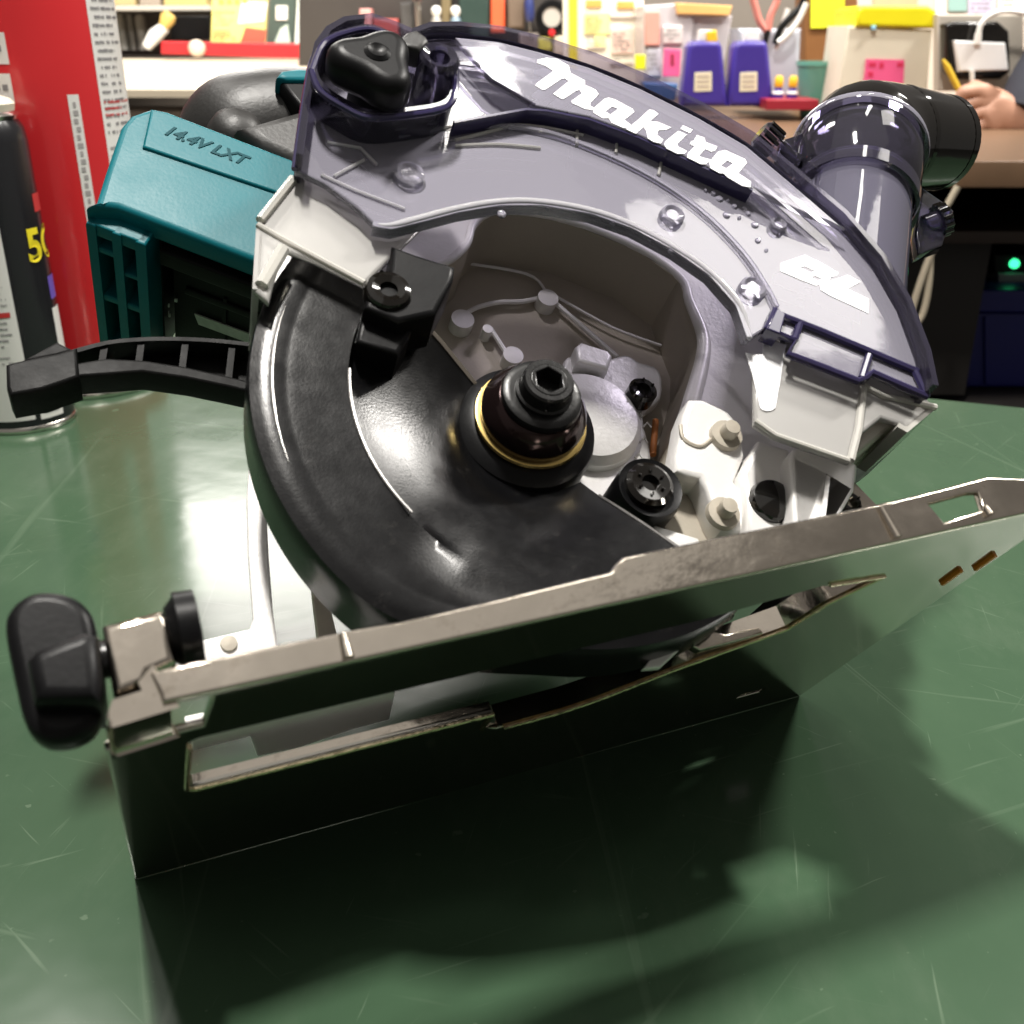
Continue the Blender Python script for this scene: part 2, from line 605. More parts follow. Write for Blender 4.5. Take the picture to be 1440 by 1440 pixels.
# ------------------------------------------------------------------ the saw
saw = bpy.data.objects.new('circular_saw', None)
C.objects.link(saw)
saw.empty_display_size = 0.03
mw = Matrix((SAW.ex, SAW.ey, SAW.ez)).transposed().to_4x4()
mw.translation = SAW.o
saw.matrix_world = mw
saw['label'] = 'teal and black circular saw with clear violet dust cover, tipped up on its steel base'
saw['category'] = 'circular saw'

# ---- base plate: sole, folded lip, slot
def zpx(l):
    return [(q.x, q.y) for q in (SAW.atz(a, b, 0) for a, b in l)]


slot = [(0.0205, 0.0302), (0.160, 0.0302), (0.198, 0.0245), (0.2205, 0.0285), (0.2085, 0.0430), (0.2037, 0.0600), (0.170, 0.0745), (0.146, 0.0885), (0.1405, 0.0905), (0.134, 0.0925), (0.1120, 0.0940), (0.1055, 0.0885), (0.1055, 0.0740), (0.0195, 0.0740), (0.0175, 0.0715), (0.0185, 0.0320)]
small = [[(0.2270, 0.1395), (0.2380, 0.1395), (0.2380, 0.1445), (0.2270, 0.1445)]]
outline = [(0.0005, 0.0235), (0.0215, 0.0225), (0.0235, 0.0015), (PL + 0.002, 0.0015), (PL + 0.002, PW), (0.0, PW)]
plate_o = flat_slab('base_plate', [outline, slot] + small, 0, 0.0024, M['steel_mirror'], saw, 0.0006)


def up_wall(name, pts, z0, z1, mat, parent, th=0.002, closed=False):
    v = [(x, y, z0) for x, y in pts] + [(x, y, z1) for x, y in pts]
    n = len(pts)
    f = [(i, i + 1, n + i + 1, n + i) for i in range(n - 1)]
    if closed:
        f.append((n - 1, 0, n, 2 * n - 1))
    return mesh_from(name, v, f, mat, parent, 40, th)


up_wall('slot_flange', [slot[k] for k in (2, 3, 4, 5, 6, 7, 8, 9, 10)], 0.0005, 0.0075, M['steel'], saw, 0.0022)
up_wall('slot_flange', [slot[k] for k in (11, 12, 13, 14)], 0.0003, 0.0040, M['steel'], saw, 0.0018)
rnd_ = random.Random(5)
for ks in ((2, 3, 4, 5, 6, 7, 8, 9, 10), (11, 12, 13, 14, 15)):
    run_ = []
    for a_, b_ in zip(ks[:-1], ks[1:]):
        n_s = max(2, int(math.dist(slot[a_], slot[b_]) / 0.0022))
        for t_ in range(n_s):
            f_ = t_ / n_s
            run_.append((slot[a_][0] * (1 - f_) + slot[b_][0] * f_, slot[a_][1] * (1 - f_) + slot[b_][1] * f_, -0.0002))
    tube('slot_edge_glint', run_, [0.0006 + 0.00015 * rnd_.random() for _ in run_], M['gold_glint'], plate_o, 7)  # golden glints along the slot edge, built as a gilt bead
# the front lip, one strip of sheet folded up, cut out where the fence bar passes
lip_px = [(229, 988), (225, 975), (212, 945), (300, 924), (478, 889), (488, 886), (560, 874), (700, 842), (858, 804), (866, 793), (876, 783), (1000, 757), (1180, 720), (1236, 708), (1255, 704), (1320, 688), (1388, 670), (1410, 671), (1452, 673), (1500, 672), (1516, 706)]
lip_bot = [(1440, 722), (1200, 775), (860, 850), (560, 916)]
lip = plate('base_lip', lip_px + lip_bot, 0.0, 0.0026, M['steel'], saw, bevel=0.0007, holes=[[(1306, 708), (1362, 693), (1376, 692), (1384, 716), (1328, 734)]])
for a, b, c_, d in ((482, 891, 490, 925), (1238, 712, 1262, 756), (1385, 712, 1392, 724)):
    p, q = SAW.at(a, b, -0.0004), SAW.at(c_, d, -0.0004)
    tube('lip_dent', [p, q], [0.0009, 0.0014], M['steel'], lip, 10)
# left corner fold and clamp block
fold = plate('corner_fold', [(150, 1032), (148, 1018), (224, 995), (240, 990), (214, 948), (204, 960), (212, 975), (165, 990), (158, 1012)], 0.0015, 0.022, M['steel'], saw, bevel=0.0012)
blk = plate('fence_clamp_block', [(143, 878), (228, 857), (236, 866), (248, 930), (212, 946), (205, 962), (163, 976), (158, 970)], 0.0035, 0.024, M['steel'], saw, bevel=0.0018, res=3)
kn = plate('wing_knob', [(6, 885), (14, 852), (46, 830), (92, 832), (124, 853), (136, 890), (141, 960), (142, 1000), (126, 1028), (92, 1042), (58, 1039), (34, 1014), (20, 960)], 0.006, 0.015, M['black'], saw, smooth=5, bevel=0.0028, res=4)
hub_px = [(36, 925), (50, 910), (118, 885), (138, 890), (144, 960), (140, 985), (46, 985)]
plate('knob_hub', hub_px, -0.001, 0.020, M['black'], kn, bevel=0.003, res=4)
pa, pb = SAW.at(128, 932, 0.0095), SAW.at(160, 924, 0.0095)
tube('knob_screw', [pa, pb], 0.0042, M['black_steel'], kn, 20)
pa = SAW.at(236, 892, 0.0095)
tube('clamp_nut', [pa, pa + Vector((0.0022, 0, 0)), pa + Vector((0.0022, 0, 0)), pa + Vector((0.0066, 0, 0))], [0.006, 0.0082, 0.0090, 0.0088], M['black'], saw, 28)
M['orange'] = pbr('orange_glint_paint', (0.9, 0.30, 0.04), 0.5)
for px_, py_ in ((1336, 810), (1383, 789)):  # orange reflections near the plate edge, put in as coloured slabs
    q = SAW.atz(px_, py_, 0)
    flat_slab('orange_glint', [(q.x - 0.0010, q.y - 0.0060), (q.x + 0.0012, q.y - 0.0050), (q.x + 0.0014, q.y + 0.0060), (q.x - 0.0006, q.y + 0.0050)], -0.0012, 0.0005, M['orange'], saw, 0.0004)

# ---- lower guard: dished plate, outer channel and rim, centred on the arbor
GX, GZ, GR = 0.1470, 0.0827, 0.0953
AX, AZ = 0.1421, 0.0860           # arbor axis
ridge0, ridge1 = 163.0, 208.0


def guard_mesh():
    a0, a1 = 128.0, 291.0
    na = 96
    rs = [0.020, 0.028, 0.036, 0.044, 0.052, 0.058, 0.062, 0.0655, 0.0665, 0.070, 0.076, 0.0815, 0.0840, 0.0855, 0.0885, 0.0925, 0.0948, 0.0955, 0.0957, 0.0957]
    v, f = [], []
    for i in range(na + 1):
        a = a0 + (a1 - a0) * i / na
        drop = 1.0 if a < ridge1 else max(0.0, 1 - (a - ridge1) / 22)
        tp = max(0.0, min(1.0, (a - 212) / 40))
        rz = 1 - 0.118 * tp * tp * (3 - 2 * tp)
        for k, r in enumerate(rs):
            s = max(0.0, min(1.0, (0.0665 - r) / 0.044))
            y = 0.0375 + 0.0235 * (s ** 0.9)
            if r < 0.0660:
                y += 0.0030 * drop * max(0.0, 1 - (0.0660 - r) / 0.022)
            wb = max(0.0, min(1.0, (a - 204) / 22))
            ys = 0.0375 + 0.0235 * (max(0.0, min(1.0, (0.081 - r) / 0.0585)) ** 1.35)
            y = y * (1 - wb) + ys * wb
            if r >= 0.0840:
                y += (0, 0.0001, -0.0007, 0.0003, 0.0009, 0.0030, 0.008, 0.021)[k - 12] - (0.0 if k > 13 else 0)
            r_ = r * (1 - (1 - rz) * max(0, min(1, (r - 0.06) / 0.03)))
            v.append((GX + r_ * math.cos(R(a)), y, GZ + r_ * math.sin(R(a))))
    n = len(rs)
    for i in range(na):
        for k in range(n - 1):
            f.append((i * n + k, i * n + k + 1, (i + 1) * n + k + 1, (i + 1) * n + k))
    return v, f, n, na


v, f, n_, na_ = guard_mesh()
# far plate (bare metal sheen) and near channel as two parts of the guard
split = 7
cup = [q for q in f if (q[0] % n_) < split]
rim = [q for q in f if (q[0] % n_) >= split]


def sub(name, faces, mat, par):
    used = sorted({i for q in faces for i in q})
    mp = {i: k for k, i in enumerate(used)}
    return mesh_from(name, [v[i] for i in used], [tuple(mp[i] for i in q) for q in faces], mat, par, 38, 0.0014)


lg = sub('lower_guard', f, M['guard'], saw)
# pale edges of the dish opening
e0 = [Vector(v[0 * n_ + k]) for k in range(1, 9)]
e1 = [Vector(v[na_ * n_ + k]) for k in range(1, 16)]
tube('guard_edge', e0, 0.0009, M['steel'], lg, 8)
tube('guard_edge', e1, 0.0006, M['pale_edge'], lg, 8)
rd = [Vector((GX + 0.0662 * math.cos(R(a)), 0.0372, GZ + 0.0662 * math.sin(R(a)))) for a in range(int(ridge0), int(ridge1) + 1, 3)]
tube('guard_ridge', rd, 0.0005, M['pale_edge'], lg, 8)
rl = [Vector((GX + 0.0886 * math.cos(R(a)), 0.0367, GZ + 0.0886 * math.sin(R(a)))) for a in range(150, 190, 4)]
tube('guard_crease', rl, [0.0005 * min(1, i / 3, (9 - i) / 3) + 0.00005 for i in range(10)], M['pale_edge'], lg, 8)
# the stop block at the end of the guard
stop = plate('guard_stop', [(527, 398), (548, 396), (551, 344), (590, 358), (640, 374), (638, 392), (614, 440), (560, 452), (512, 432), (516, 416)], 0.028, 0.046, M['black'], saw, bevel=0.0016)
plate('stop_foot', [(510, 436), (530, 432), (585, 448), (577, 470), (560, 498), (500, 480)], 0.034, 0.05, M['black'], stop, bevel=0.0014)
q = SAW.at(547, 405, 0.0262)
lathe('stop_screw', [(0.0028, 0.0285), (0.0028, 0.0266), (0.0050, 0.0258), (0.0066, 0.0264), (0.0074, 0.0280), (0.0074, 0.031)], q.x, q.z, M['black_gloss'], stop, 32)

# ---- arbor: collar, flange cone, washer and bolt
lathe('arbor_collar', [(0.0240, 0.090), (0.0240, 0.0615), (0.0232, 0.0585), (0.0200, 0.0562), (0.0176, 0.0556), (0.0174, 0.0535)], AX, AZ, M['black'], saw, 64)
lathe('arbor_ring', [(0.0172, 0.0550), (0.0185, 0.0547), (0.0190, 0.0539), (0.0186, 0.0531), (0.0172, 0.0528)], AX, AZ, M['brass'], saw, 64)
lathe('blade_flange', [(0.0166, 0.0534), (0.0173, 0.0515), (0.0174, 0.0492), (0.0170, 0.0474), (0.0142, 0.0432), (0.0134, 0.0424), (0.010, 0.0422)], AX, AZ, M['brown_cone'], saw, 64)
lathe('bolt_washer', [(0.0130, 0.0424), (0.0132, 0.0412), (0.0128, 0.0400), (0.0118, 0.0395), (0.0105, 0.0393), (0.004, 0.0392)], AX, AZ, M['black_steel'], saw, 64)
bolt = lathe('arbor_bolt', [(0.0092, 0.0392), (0.0092, 0.0378), (0.0084, 0.0374), (0.0082, 0.0330), (0.0076, 0.0322), (0.0060, 0.0322), (0.0048, 0.0335), (0.0045, 0.0375), (0.0001, 0.0378)], AX, AZ, M['black_steel'], saw, 48)
hexv = [(AX + 0.0047 * math.cos(R(60 * k + 15)), AZ + 0.0047 * math.sin(R(60 * k + 15))) for k in range(6)]
hxo = [(AX + 0.0060 * math.cos(R(10 * k)), AZ + 0.0060 * math.sin(R(10 * k))) for k in range(36)]
slab('hex_socket', [hxo, hexv], 0.0320, 0.0375, M['black_steel'], bolt, 0.0004)

# ---- blade case in silver alloy: face, inner wall, back, ribs
YF, YB = 0.068, 0.098
inner = [(590, 382), (628, 368), (655, 345), (664, 318), (680, 303), (712, 296), (800, 310), (900, 350), (958, 392), (970, 425), (988, 470), (988, 505), (975, 556), (958, 622), (952, 690)]
outer = [(388, 300), (400, 262), (420, 240), (428, 165), (440, 96), (470, 62), (520, 52), (640, 62), (760, 87), (900, 137), (1050, 217), (1110, 266), (1185, 332), (1235, 390), (1272, 452), (1293, 522), (1286, 562), (1225, 566), (1212, 600), (1204, 680), (1160, 742), (1040, 800), (960, 800)]
case = plate('blade_case', outer + inner[::-1] + [(560, 425), (520, 470), (430, 480), (380, 420)], YF, YF + 0.003, M['alloy'], saw, bevel=0.0012)
wall('case_inner_wall', inner, YF + 0.001, YB, M['alloy_dark'], case, thick=0.0015)
ip = [SAW.at(a, b, YF + 0.0005) for a, b in cat(inner, 4, False)]
tube('case_edge_bead', ip, [0.0016 + 0.0026 * max(0, (i - len(ip) * 0.55) / (len(ip) * 0.45)) for i in range(len(ip))], M['alloy'], case, 12)
plate('case_back', [(430, 330), (560, 280), (700, 250), (860, 300), (1000, 380), (1040, 520), (1020, 760), (800, 800), (500, 720), (420, 560)], YB, YB + 0.003, M['alloy_dark'], case)
ribs = [[(650, 444), (672, 432), (702, 425), (735, 424), (768, 416)], [(774, 420), (868, 502)], [(690, 462), (712, 497)], [(770, 410), (860, 460), (930, 486)], [(640, 368), (740, 385), (768, 410)]]
for i, l in enumerate(ribs):
    P_ = [SAW.at(a, b, YB - 0.003) for a, b in (cat(l, 5, False) if len(l) > 2 else l)]
    tube('case_rib', P_, 0.0010 if i < 3 else 0.0006, M['alloy'], case, 8)
for a, b, r in ((651, 448, 0.0045), (771, 418, 0.0042), (886, 516, 0.0042), (686, 462, 0.002), (722, 499, 0.004)):
    q = SAW.at(a, b, YB - 0.006)
    lathe('rib_boss', [(0.0003, YB - 0.0062), (r, YB - 0.006), (r, YB)], q.x, q.z, M['alloy'], case, 24)
# cast ribs on the face of the case, behind the clear cover
for l in ([(462, 215), (520, 165), (620, 138), (760, 130), (900, 176), (1040, 256), (1150, 348), (1230, 470)], [(500, 280), (560, 262), (640, 240), (760, 232), (880, 268), (980, 322), (1060, 400), (1108, 480)], [(450, 130), (540, 100), (660, 92), (800, 118), (930, 170), (1060, 246), (1180, 350)]):
    tube('face_rib', [SAW.at(a, b, YF - 0.0006) for a, b in cat(l, 5, False)], 0.0011, M['alloy'], case, 8)
for (a, b), (c, d) in (((690, 135), (694, 236)), ((846, 152), (826, 246)), ((985, 218), (935, 296)), ((1105, 305), (1030, 360)), ((560, 150), (580, 258)), ((1190, 398), (1090, 440))):
    wall('face_web', [(a, b), (c, d)], YF - 0.005, YF + 0.001, M['alloy'], case, thick=0.0014, yt=YF)
# gearbox cover seen inside the case
gb = plate('gearbox_cover', [(790, 520), (806, 500), (850, 505), (880, 498), (900, 508), (928, 520), (930, 560), (905, 585), (916, 640), (905, 690), (860, 720), (800, 700), (770, 640)], 0.085, 0.092, M['alloy_pale'], saw, smooth=3, bevel=0.0014)
q = SAW.at(828, 590, 0.082)
lathe('gearbox_dome', [(0.0003, 0.0765), (0.0120, 0.0768), (0.0175, 0.0785), (0.0200, 0.0815), (0.0205, 0.086)], q.x, q.z, M['alloy_pale'], gb, 48)
plate('gearbox_boss', [(810, 486), (818, 480), (856, 492), (862, 500), (856, 520), (812, 508)], 0.078, 0.092, M['alloy_pale'], gb, bevel=0.0016)
for a, b in ((905, 600), (900, 622), (893, 644), (884, 664), (893, 585)):
    q = SAW.at(a, b, 0.0848)
    tube('cast_mark', [q, q + Vector((0.0022, 0, 0.0016)), q + Vector((0.003, 0, -0.0008))], 0.0004, M['alloy_pale'], gb, 6)
q = SAW.at(906, 548, 0.078)


def screw(name, px, py, y, r, mat, par, hexr=None, deep=0.003):
    q = SAW.at(px, py, y)
    h = hexr or r * 0.5
    o = lathe(name, [(h, y + deep * 0.8), (h, y + 0.0003), (r * 0.8, y), (r, y + 0.0012), (r, y + deep * 2.2)], q.x, q.z, mat, par, 32)
    for k in range(6):
        a = R(60 * k + 12)
        c = q + Vector((math.cos(a) * h * 1.25, -0.0004, math.sin(a) * h * 1.25))
        tube('screw_socket_tooth', [c, c + Vector((math.cos(a) * h * 0.35, 0, math.sin(a) * h * 0.35))], 0.0004, M['black_gloss'], o, 6)
    return o


screw('cover_screw', 906, 546, 0.076, 0.0055, M['black_gloss'], gb)
bs = screw('stop_bumper', 916, 678, 0.050, 0.0080, M['black_gloss'], saw, 0.0030)
q = SAW.at(916, 684, 0.052)
lathe('bumper_ring', [(0.0082, 0.0535), (0.0108, 0.0525), (0.0114, 0.055), (0.0114, 0.074)], q.x, q.z, M['black'], bs, 40)
q = SAW.at(918, 612, 0.095)
tube('orange_reflection', [SAW.at(922, 592, 0.09), SAW.at(920, 615, 0.088), SAW.at(918, 640, 0.088)], 0.0013, pbr('orange_reflection_paint', (0.55, 0.2, 0.06), 0.5), saw, 10)  # orange-brown reflection built as a coloured rod

# lower right brackets of the case
br = plate('pivot_bracket', [(956, 612), (970, 560), (1010, 570), (1036, 590), (1048, 640), (1034, 676), (1050, 705), (1050, 745), (1018, 742), (998, 700), (985, 672), (950, 662)], 0.054, 0.067, M['alloy'], saw, smooth=2, bevel=0.002)
for a, b in ((1026, 606), (1022, 716)):
    q = SAW.at(a, b, 0.050)
    lathe('pivot_stud', [(0.0003, 0.047), (0.0026, 0.0472), (0.003, 0.049), (0.003, 0.0515), (0.0055, 0.0518), (0.0058, 0.054)], q.x, q.z, M['alloy_dark'], br, 20, sharp=25)
tube('bracket_groove', [SAW.at(a, b, 0.0538) for a, b in cat([(957, 598), (962, 618), (985, 628), (1005, 616), (1030, 622)], 5, False)], 0.0007, M['alloy_dark'], br, 6)
plate('recess_shade', [(925, 650), (960, 662), (1000, 688), (1012, 726), (1048, 742), (1046, 790), (940, 790)], 0.0655, 0.0675, M['alloy_dark'], case, bevel=0.0004)  # dark plate put in for the shade of an opening
plate('pivot_arm', [(1042, 664), (1068, 618), (1110, 630), (1118, 660), (1112, 745), (1050, 760), (1050, 700)], 0.050, 0.066, M['alloy'], saw, bevel=0.002)
q = SAW.at(1089, 702, 0.048)
lathe('pivot_plug', [(0.0003, 0.0465), (0.0050, 0.0468), (0.0072, 0.0478), (0.0080, 0.050), (0.0082, 0.060)], q.x, q.z, M['black_gloss'], saw, 36)
st = plate('case_strut', [(1112, 640), (1117, 630), (1130, 628), (1206, 652), (1202, 690), (1180, 728), (1166, 770), (1118, 775)], 0.042, 0.066, M['alloy'], saw, bevel=0.0014, holes=[[(1122, 652), (1156, 668), (1152, 755), (1124, 760)]])
plate('strut_web', [(1119, 645), (1160, 662), (1156, 765), (1120, 768)], 0.048, 0.064, M['alloy'], st)
wall('strut_rib', [(1162, 668), (1150, 765)], 0.0405, 0.046, M['alloy'], st, thick=0.0015)
plate('front_link', [(1190, 712), (1200, 675), (1236, 712), (1262, 752), (1240, 762)], 0.062, 0.066, M['steel'], saw)
screw('link_screw', 1198, 705, 0.060, 0.0045, M['black_gloss'], saw)
# pale plate catching the light below the stop
plate('inner_shelf', [(920, 738), (982, 757), (990, 775), (925, 790)], 0.058, 0.060, M['alloy'], saw)

# ---- clear lower covers
cl = plate('clear_chip_cover', [(355, 405), (360, 322), (366, 308), (412, 250), (424, 246), (455, 252), (560, 300), (600, 312), (560, 352), (512, 400), (440, 365), (400, 350), (384, 400), (378, 425)], 0.030, 0.0330, M['clear'], saw, bevel=0.0012)
wall('clear_cover_side', [(355, 406), (360, 322), (366, 308), (412, 250), (424, 246)], 0.030, 0.060, M['clear'], cl, thick=0.002)
tube('clear_cover_edge', [SAW.at(a, b, 0.0298) for a, b in ((366, 310), (412, 252))], 0.0016, M['clear_edge'], cl, 8)
tube('clear_cover_edge', [SAW.at(a, b, 0.0298) for a, b in ((362, 316), (400, 338), (512, 398))], 0.0010, M['clear_edge'], cl, 8)
tube('clear_cover_edge', [SAW.at(a, b, 0.0298) for a, b in ((398, 350), (368, 402))], 0.0022, M['clear_edge'], cl, 8)
cr = plate('clear_chip_cover', [(1060, 512), (1094, 470), (1110, 500), (1212, 538), (1226, 526), (1300, 556), (1318, 573), (1276, 606), (1268, 596), (1240, 588), (1212, 610), (1196, 650), (1090, 614), (1062, 596)], 0.030, 0.033, M['clear'], saw, bevel=0.0012)
tube('clear_cover_edge', [SAW.at(a, b, 0.0296) for a, b in ((1062, 592), (1090, 612), (1194, 648))], 0.0010, M['clear_edge'], cr, 8)
tube('clear_cover_edge', [SAW.at(a, b, 0.0296) for a, b in ((1214, 545), (1207, 604), (1196, 648))], 0.0014, M['clear_edge'], cr, 8)
tube('clear_cover_edge', [SAW.at(a, b, 0.0296) for a, b in ((1214, 542), (1240, 556), (1316, 573))], 0.0012, M['clear_edge'], cr, 8)
wall('clear_cover_side', [(1318, 573), (1276, 608), (1262, 600)], 0.030, 0.056, M['clear_edge'], cr, thick=0.002)
plate('front_foot', [(1216, 548), (1240, 556), (1316, 574), (1278, 604), (1262, 594), (1205, 640), (1206, 600)], 0.036, 0.066, pbr('milky_plastic', (0.62, 0.59, 0.52), 0.35, 0, 0.05, 40), saw, bevel=0.003)
plate('rubber_bumper', [(1206, 628), (1240, 596), (1292, 588), (1284, 606), (1250, 632), (1206, 642)], 0.060, 0.095, M['black'], saw, bevel=0.003)
arrow = [(1020 + a / 4.5, 400 + b / 4.5) for a, b in [(240, 370), (280, 350), (385, 380), (350, 620), (320, 780), (300, 797), (270, 803), (240, 797), (220, 780), (170, 560), (128, 430), (200, 440), (235, 440)]]
plate('cut_line_mark', arrow, 0.0296, 0.0301, M['white_print'], saw, bevel=0.0002)

# ---- violet dust cover
YO, YI = 0.018, 0.0245
rim_px = [(414, 238), (424, 165), (433, 110), (440, 82), (456, 60), (480, 46), (520, 41), (552, 52), (575, 62), (600, 53), (640, 52), (700, 58), (760, 73), (830, 95), (900, 124), (980, 164), (1050, 205), (1110, 255), (1180, 315), (1232, 376), (1268, 438), (1294, 508), (1304, 558)]
step_px = [(430, 205), (520, 184), (580, 182), (638, 168), (740, 150), (770, 152), (830, 164), (900, 190), (960, 218), (1060, 264), (1124, 296), (1190, 318)]
win_px = [(1092, 438), (1075, 470), (1056, 476), (1040, 430), (1000, 385), (950, 350), (890, 318), (830, 297), (760, 285), (700, 285), (640, 295), (590, 308), (548, 318), (524, 314), (500, 290), (456, 258)]
low_px = [(1304, 558), (1260, 540), (1226, 524), (1216, 532), (1206, 535), (1108, 497), (1117, 478), (1078, 462), (1090, 436)]
cover = plate('dust_cover', rim_px[:] + low_px[1:-1] + win_px[2:], YI, YI + 0.0028, M['violet'], saw, bevel=0.0009)
top_band = [p for p in rim_px if p[0] >= 640 and p[0] <= 1185]
band = plate('cover_raised_band', top_band + [(1190, 320), (1124, 296), (1060, 264), (960, 218), (900, 190), (830, 164), (752, 148), (690, 112)], YO, YO + 0.0022, M['violet'], cover, bevel=0.0006)
wall('cover_skirt', rim_px, YO, 0.062, M['violet_edge'], cover, thick=0.0022, yt=YI)
tube('cover_rim_edge', [SAW.at(a, b, YI - 0.0005) for a, b in cat(rim_px, 3, False)], 0.0010, M['violet_dark'], cover, 8)
wall('cover_step', step_px[3:10], YO + 0.0005, YI, M['violet_dark'], cover, thick=0.0010, yt=YO)
tube('cover_step_edge', [SAW.at(a, b, YO) for a, b in [(642, 62), (690, 112), (752, 148)]], 0.0006, M['violet_edge'], cover, 8)
wall('window_flange', [(1056, 476)] + win_px[3:14], YI - 0.001, YI + 0.0035, M['violet'], cover, thick=0.002, yt=YI)
slope = [(452, 200), (540, 196), (600, 205), (640, 180), (720, 178), (800, 196), (900, 240), (980, 292), (1040, 350), (1075, 400), (1092, 432)]
tube('cover_slope_edge', [SAW.at(a, b, YI - 0.0008) for a, b in cat(slope[3:], 4, False)], 0.0011, M['violet'], cover, 8)
tube('window_edge_glint', [SAW.at(a, b, YI - 0.0004) for a, b in cat(win_px[2:14], 4, False)], [0.0014 * min(1, 0.25 + i / 6, 0.25 + (44 - i) / 8) for i in range(45)], M['clear_bright'], cover, 10)  # white reflection on the window edge, given as pale haze colour
for l in ([(1088, 440), (1150, 464), (1290, 523)], [(1090, 436), (1076, 462), (1118, 480), (1107, 498), (1160, 518), (1206, 536), (1217, 531), (1226, 524), (1304, 558)], [(1286, 522), (1302, 556)], [(1117, 478), (1125, 455)], [(1212, 532), (1222, 500)]):
    P_ = [SAW.at(a, b, YI - 0.001) for a, b in l]
    tube('cover_lower_rib', P_, 0.0013, M['violet_dark'], cover, 8)
plate('cover_lug', [(1078, 462), (1092, 432), (1106, 440), (1098, 470)], YI - 0.003, YI + 0.004, M['violet_dark'], cover)
for a, b, r in ((945, 304, 0.0042), (1058, 407, 0.0046), (575, 247, 0.005), (1094, 318, 0.003), (1100, 270, 0.004)):
    q = SAW.at(a, b, YI - 0.001)
    lathe('moulded_boss', [(r * 0.55, YI - 0.0018), (r * 0.8, YI - 0.0028), (r, YI - 0.0022), (r * 1.05, YI)], q.x, q.z, M['violet'], cover, 24)
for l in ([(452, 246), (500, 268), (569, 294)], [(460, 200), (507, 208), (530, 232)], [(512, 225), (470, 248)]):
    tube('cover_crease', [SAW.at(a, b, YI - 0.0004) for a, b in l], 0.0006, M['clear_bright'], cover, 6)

# moulded ribs, streaks and bubbles of the clear cover
for l in ([(700, 172), (713, 178), (640, 197)], [(812, 172), (811, 205)], [(868, 193), (866, 215)], [(930, 226), (926, 246)], [(640, 205), (700, 203), (760, 208)], [(560, 192), (640, 178), (740, 176), (820, 190)]):
    tube('moulded_rib', [SAW.at(a, b, YI - 0.0004) for a, b in cat(l, 4, False)], 0.0006, M['clear'], cover, 6)
for k, (a, b) in enumerate(((992, 268), (1003, 272), (1012, 279), (1024, 282), (1033, 290), (1022, 302), (1040, 306), (1052, 300), (1062, 316), (1078, 352), (1066, 338), (706, 300), (770, 292), (862, 312), (868, 308), (915, 335), (944, 352))):
    q = SAW.at(a, b, YI - 0.0003)
    r = 0.0007 + 0.0004 * (k % 3)
    lathe('moulded_dimple', [(0.0001, YI - 0.0008), (r * 0.7, YI - 0.0007), (r, YI - 0.0001), (r, YI + 0.0005)], q.x, q.z, M['violet'], cover, 12)
# pocket wall round the clamping bolt at the top left
pocket = [(438, 100), (455, 62), (490, 46), (525, 42), (560, 58), (600, 70), (626, 72), (640, 92), (640, 130), (626, 152), (580, 162), (520, 166), (482, 150), (450, 128)]
pk = wall('bolt_pocket', cat(pocket, 4), YO - 0.006, YI + 0.004, M['violet_edge'], cover, thick=0.0016, closed=True, yt=YO - 0.004)
tube('pocket_rim', [SAW.at(a, b, YO - 0.006) for a, b in cat(pocket + pocket[:1], 4, False)], 0.0011, M['violet_dark'], pk, 8)
p0, p1 = SAW.at(619, 82, 0.004), SAW.at(604, 145, 0.022)
bp_ = SAW.at(618, 82, 0.008)
lathe('pocket_boss', [(0.0030, 0.0120), (0.0035, 0.0075), (0.0058, 0.0065), (0.0068, 0.0078), (0.0068, 0.026)], bp_.x, bp_.z, M['violet_edge'], cover, 28)
# three-lobed clamping bolt
q = SAW.at(528, 88, 0.004)
lob = []
for k in range(72):
    a = R(k * 5)
    r = 0.0128 + 0.0024 * math.cos(3 * a - R(140))
    lob.append((q.x + r * math.cos(a), q.z + r * math.sin(a)))
wb = slab('clamp_bolt', [lob], 0.0, 0.013, M['black'], saw, 0.0048, 5)
lathe('bolt_dimple', [(0.0003, -0.0002), (0.0016, -0.0004), (0.0030, -0.0011), (0.0042, -0.0002), (0.0044, 0.001)], q.x, q.z, M['black'], wb, 24)
lathe('bolt_shank', [(0.007, 0.0125), (0.0075, 0.030)], q.x, q.z, M['black'], wb, 24)
plate('bolt_tab', [(556, 60), (572, 44), (586, 40), (600, 50), (604, 58), (590, 70)], 0.006, 0.014, M['black_matt'], wb, bevel=0.0015)

# printed words on the cover
def c1(l):
    return [(740 + a / 8, 70 + b / 8) for a, b in l]


def c2(l):
    return [(900 + a / 8, 120 + b / 8) for a, b in l]


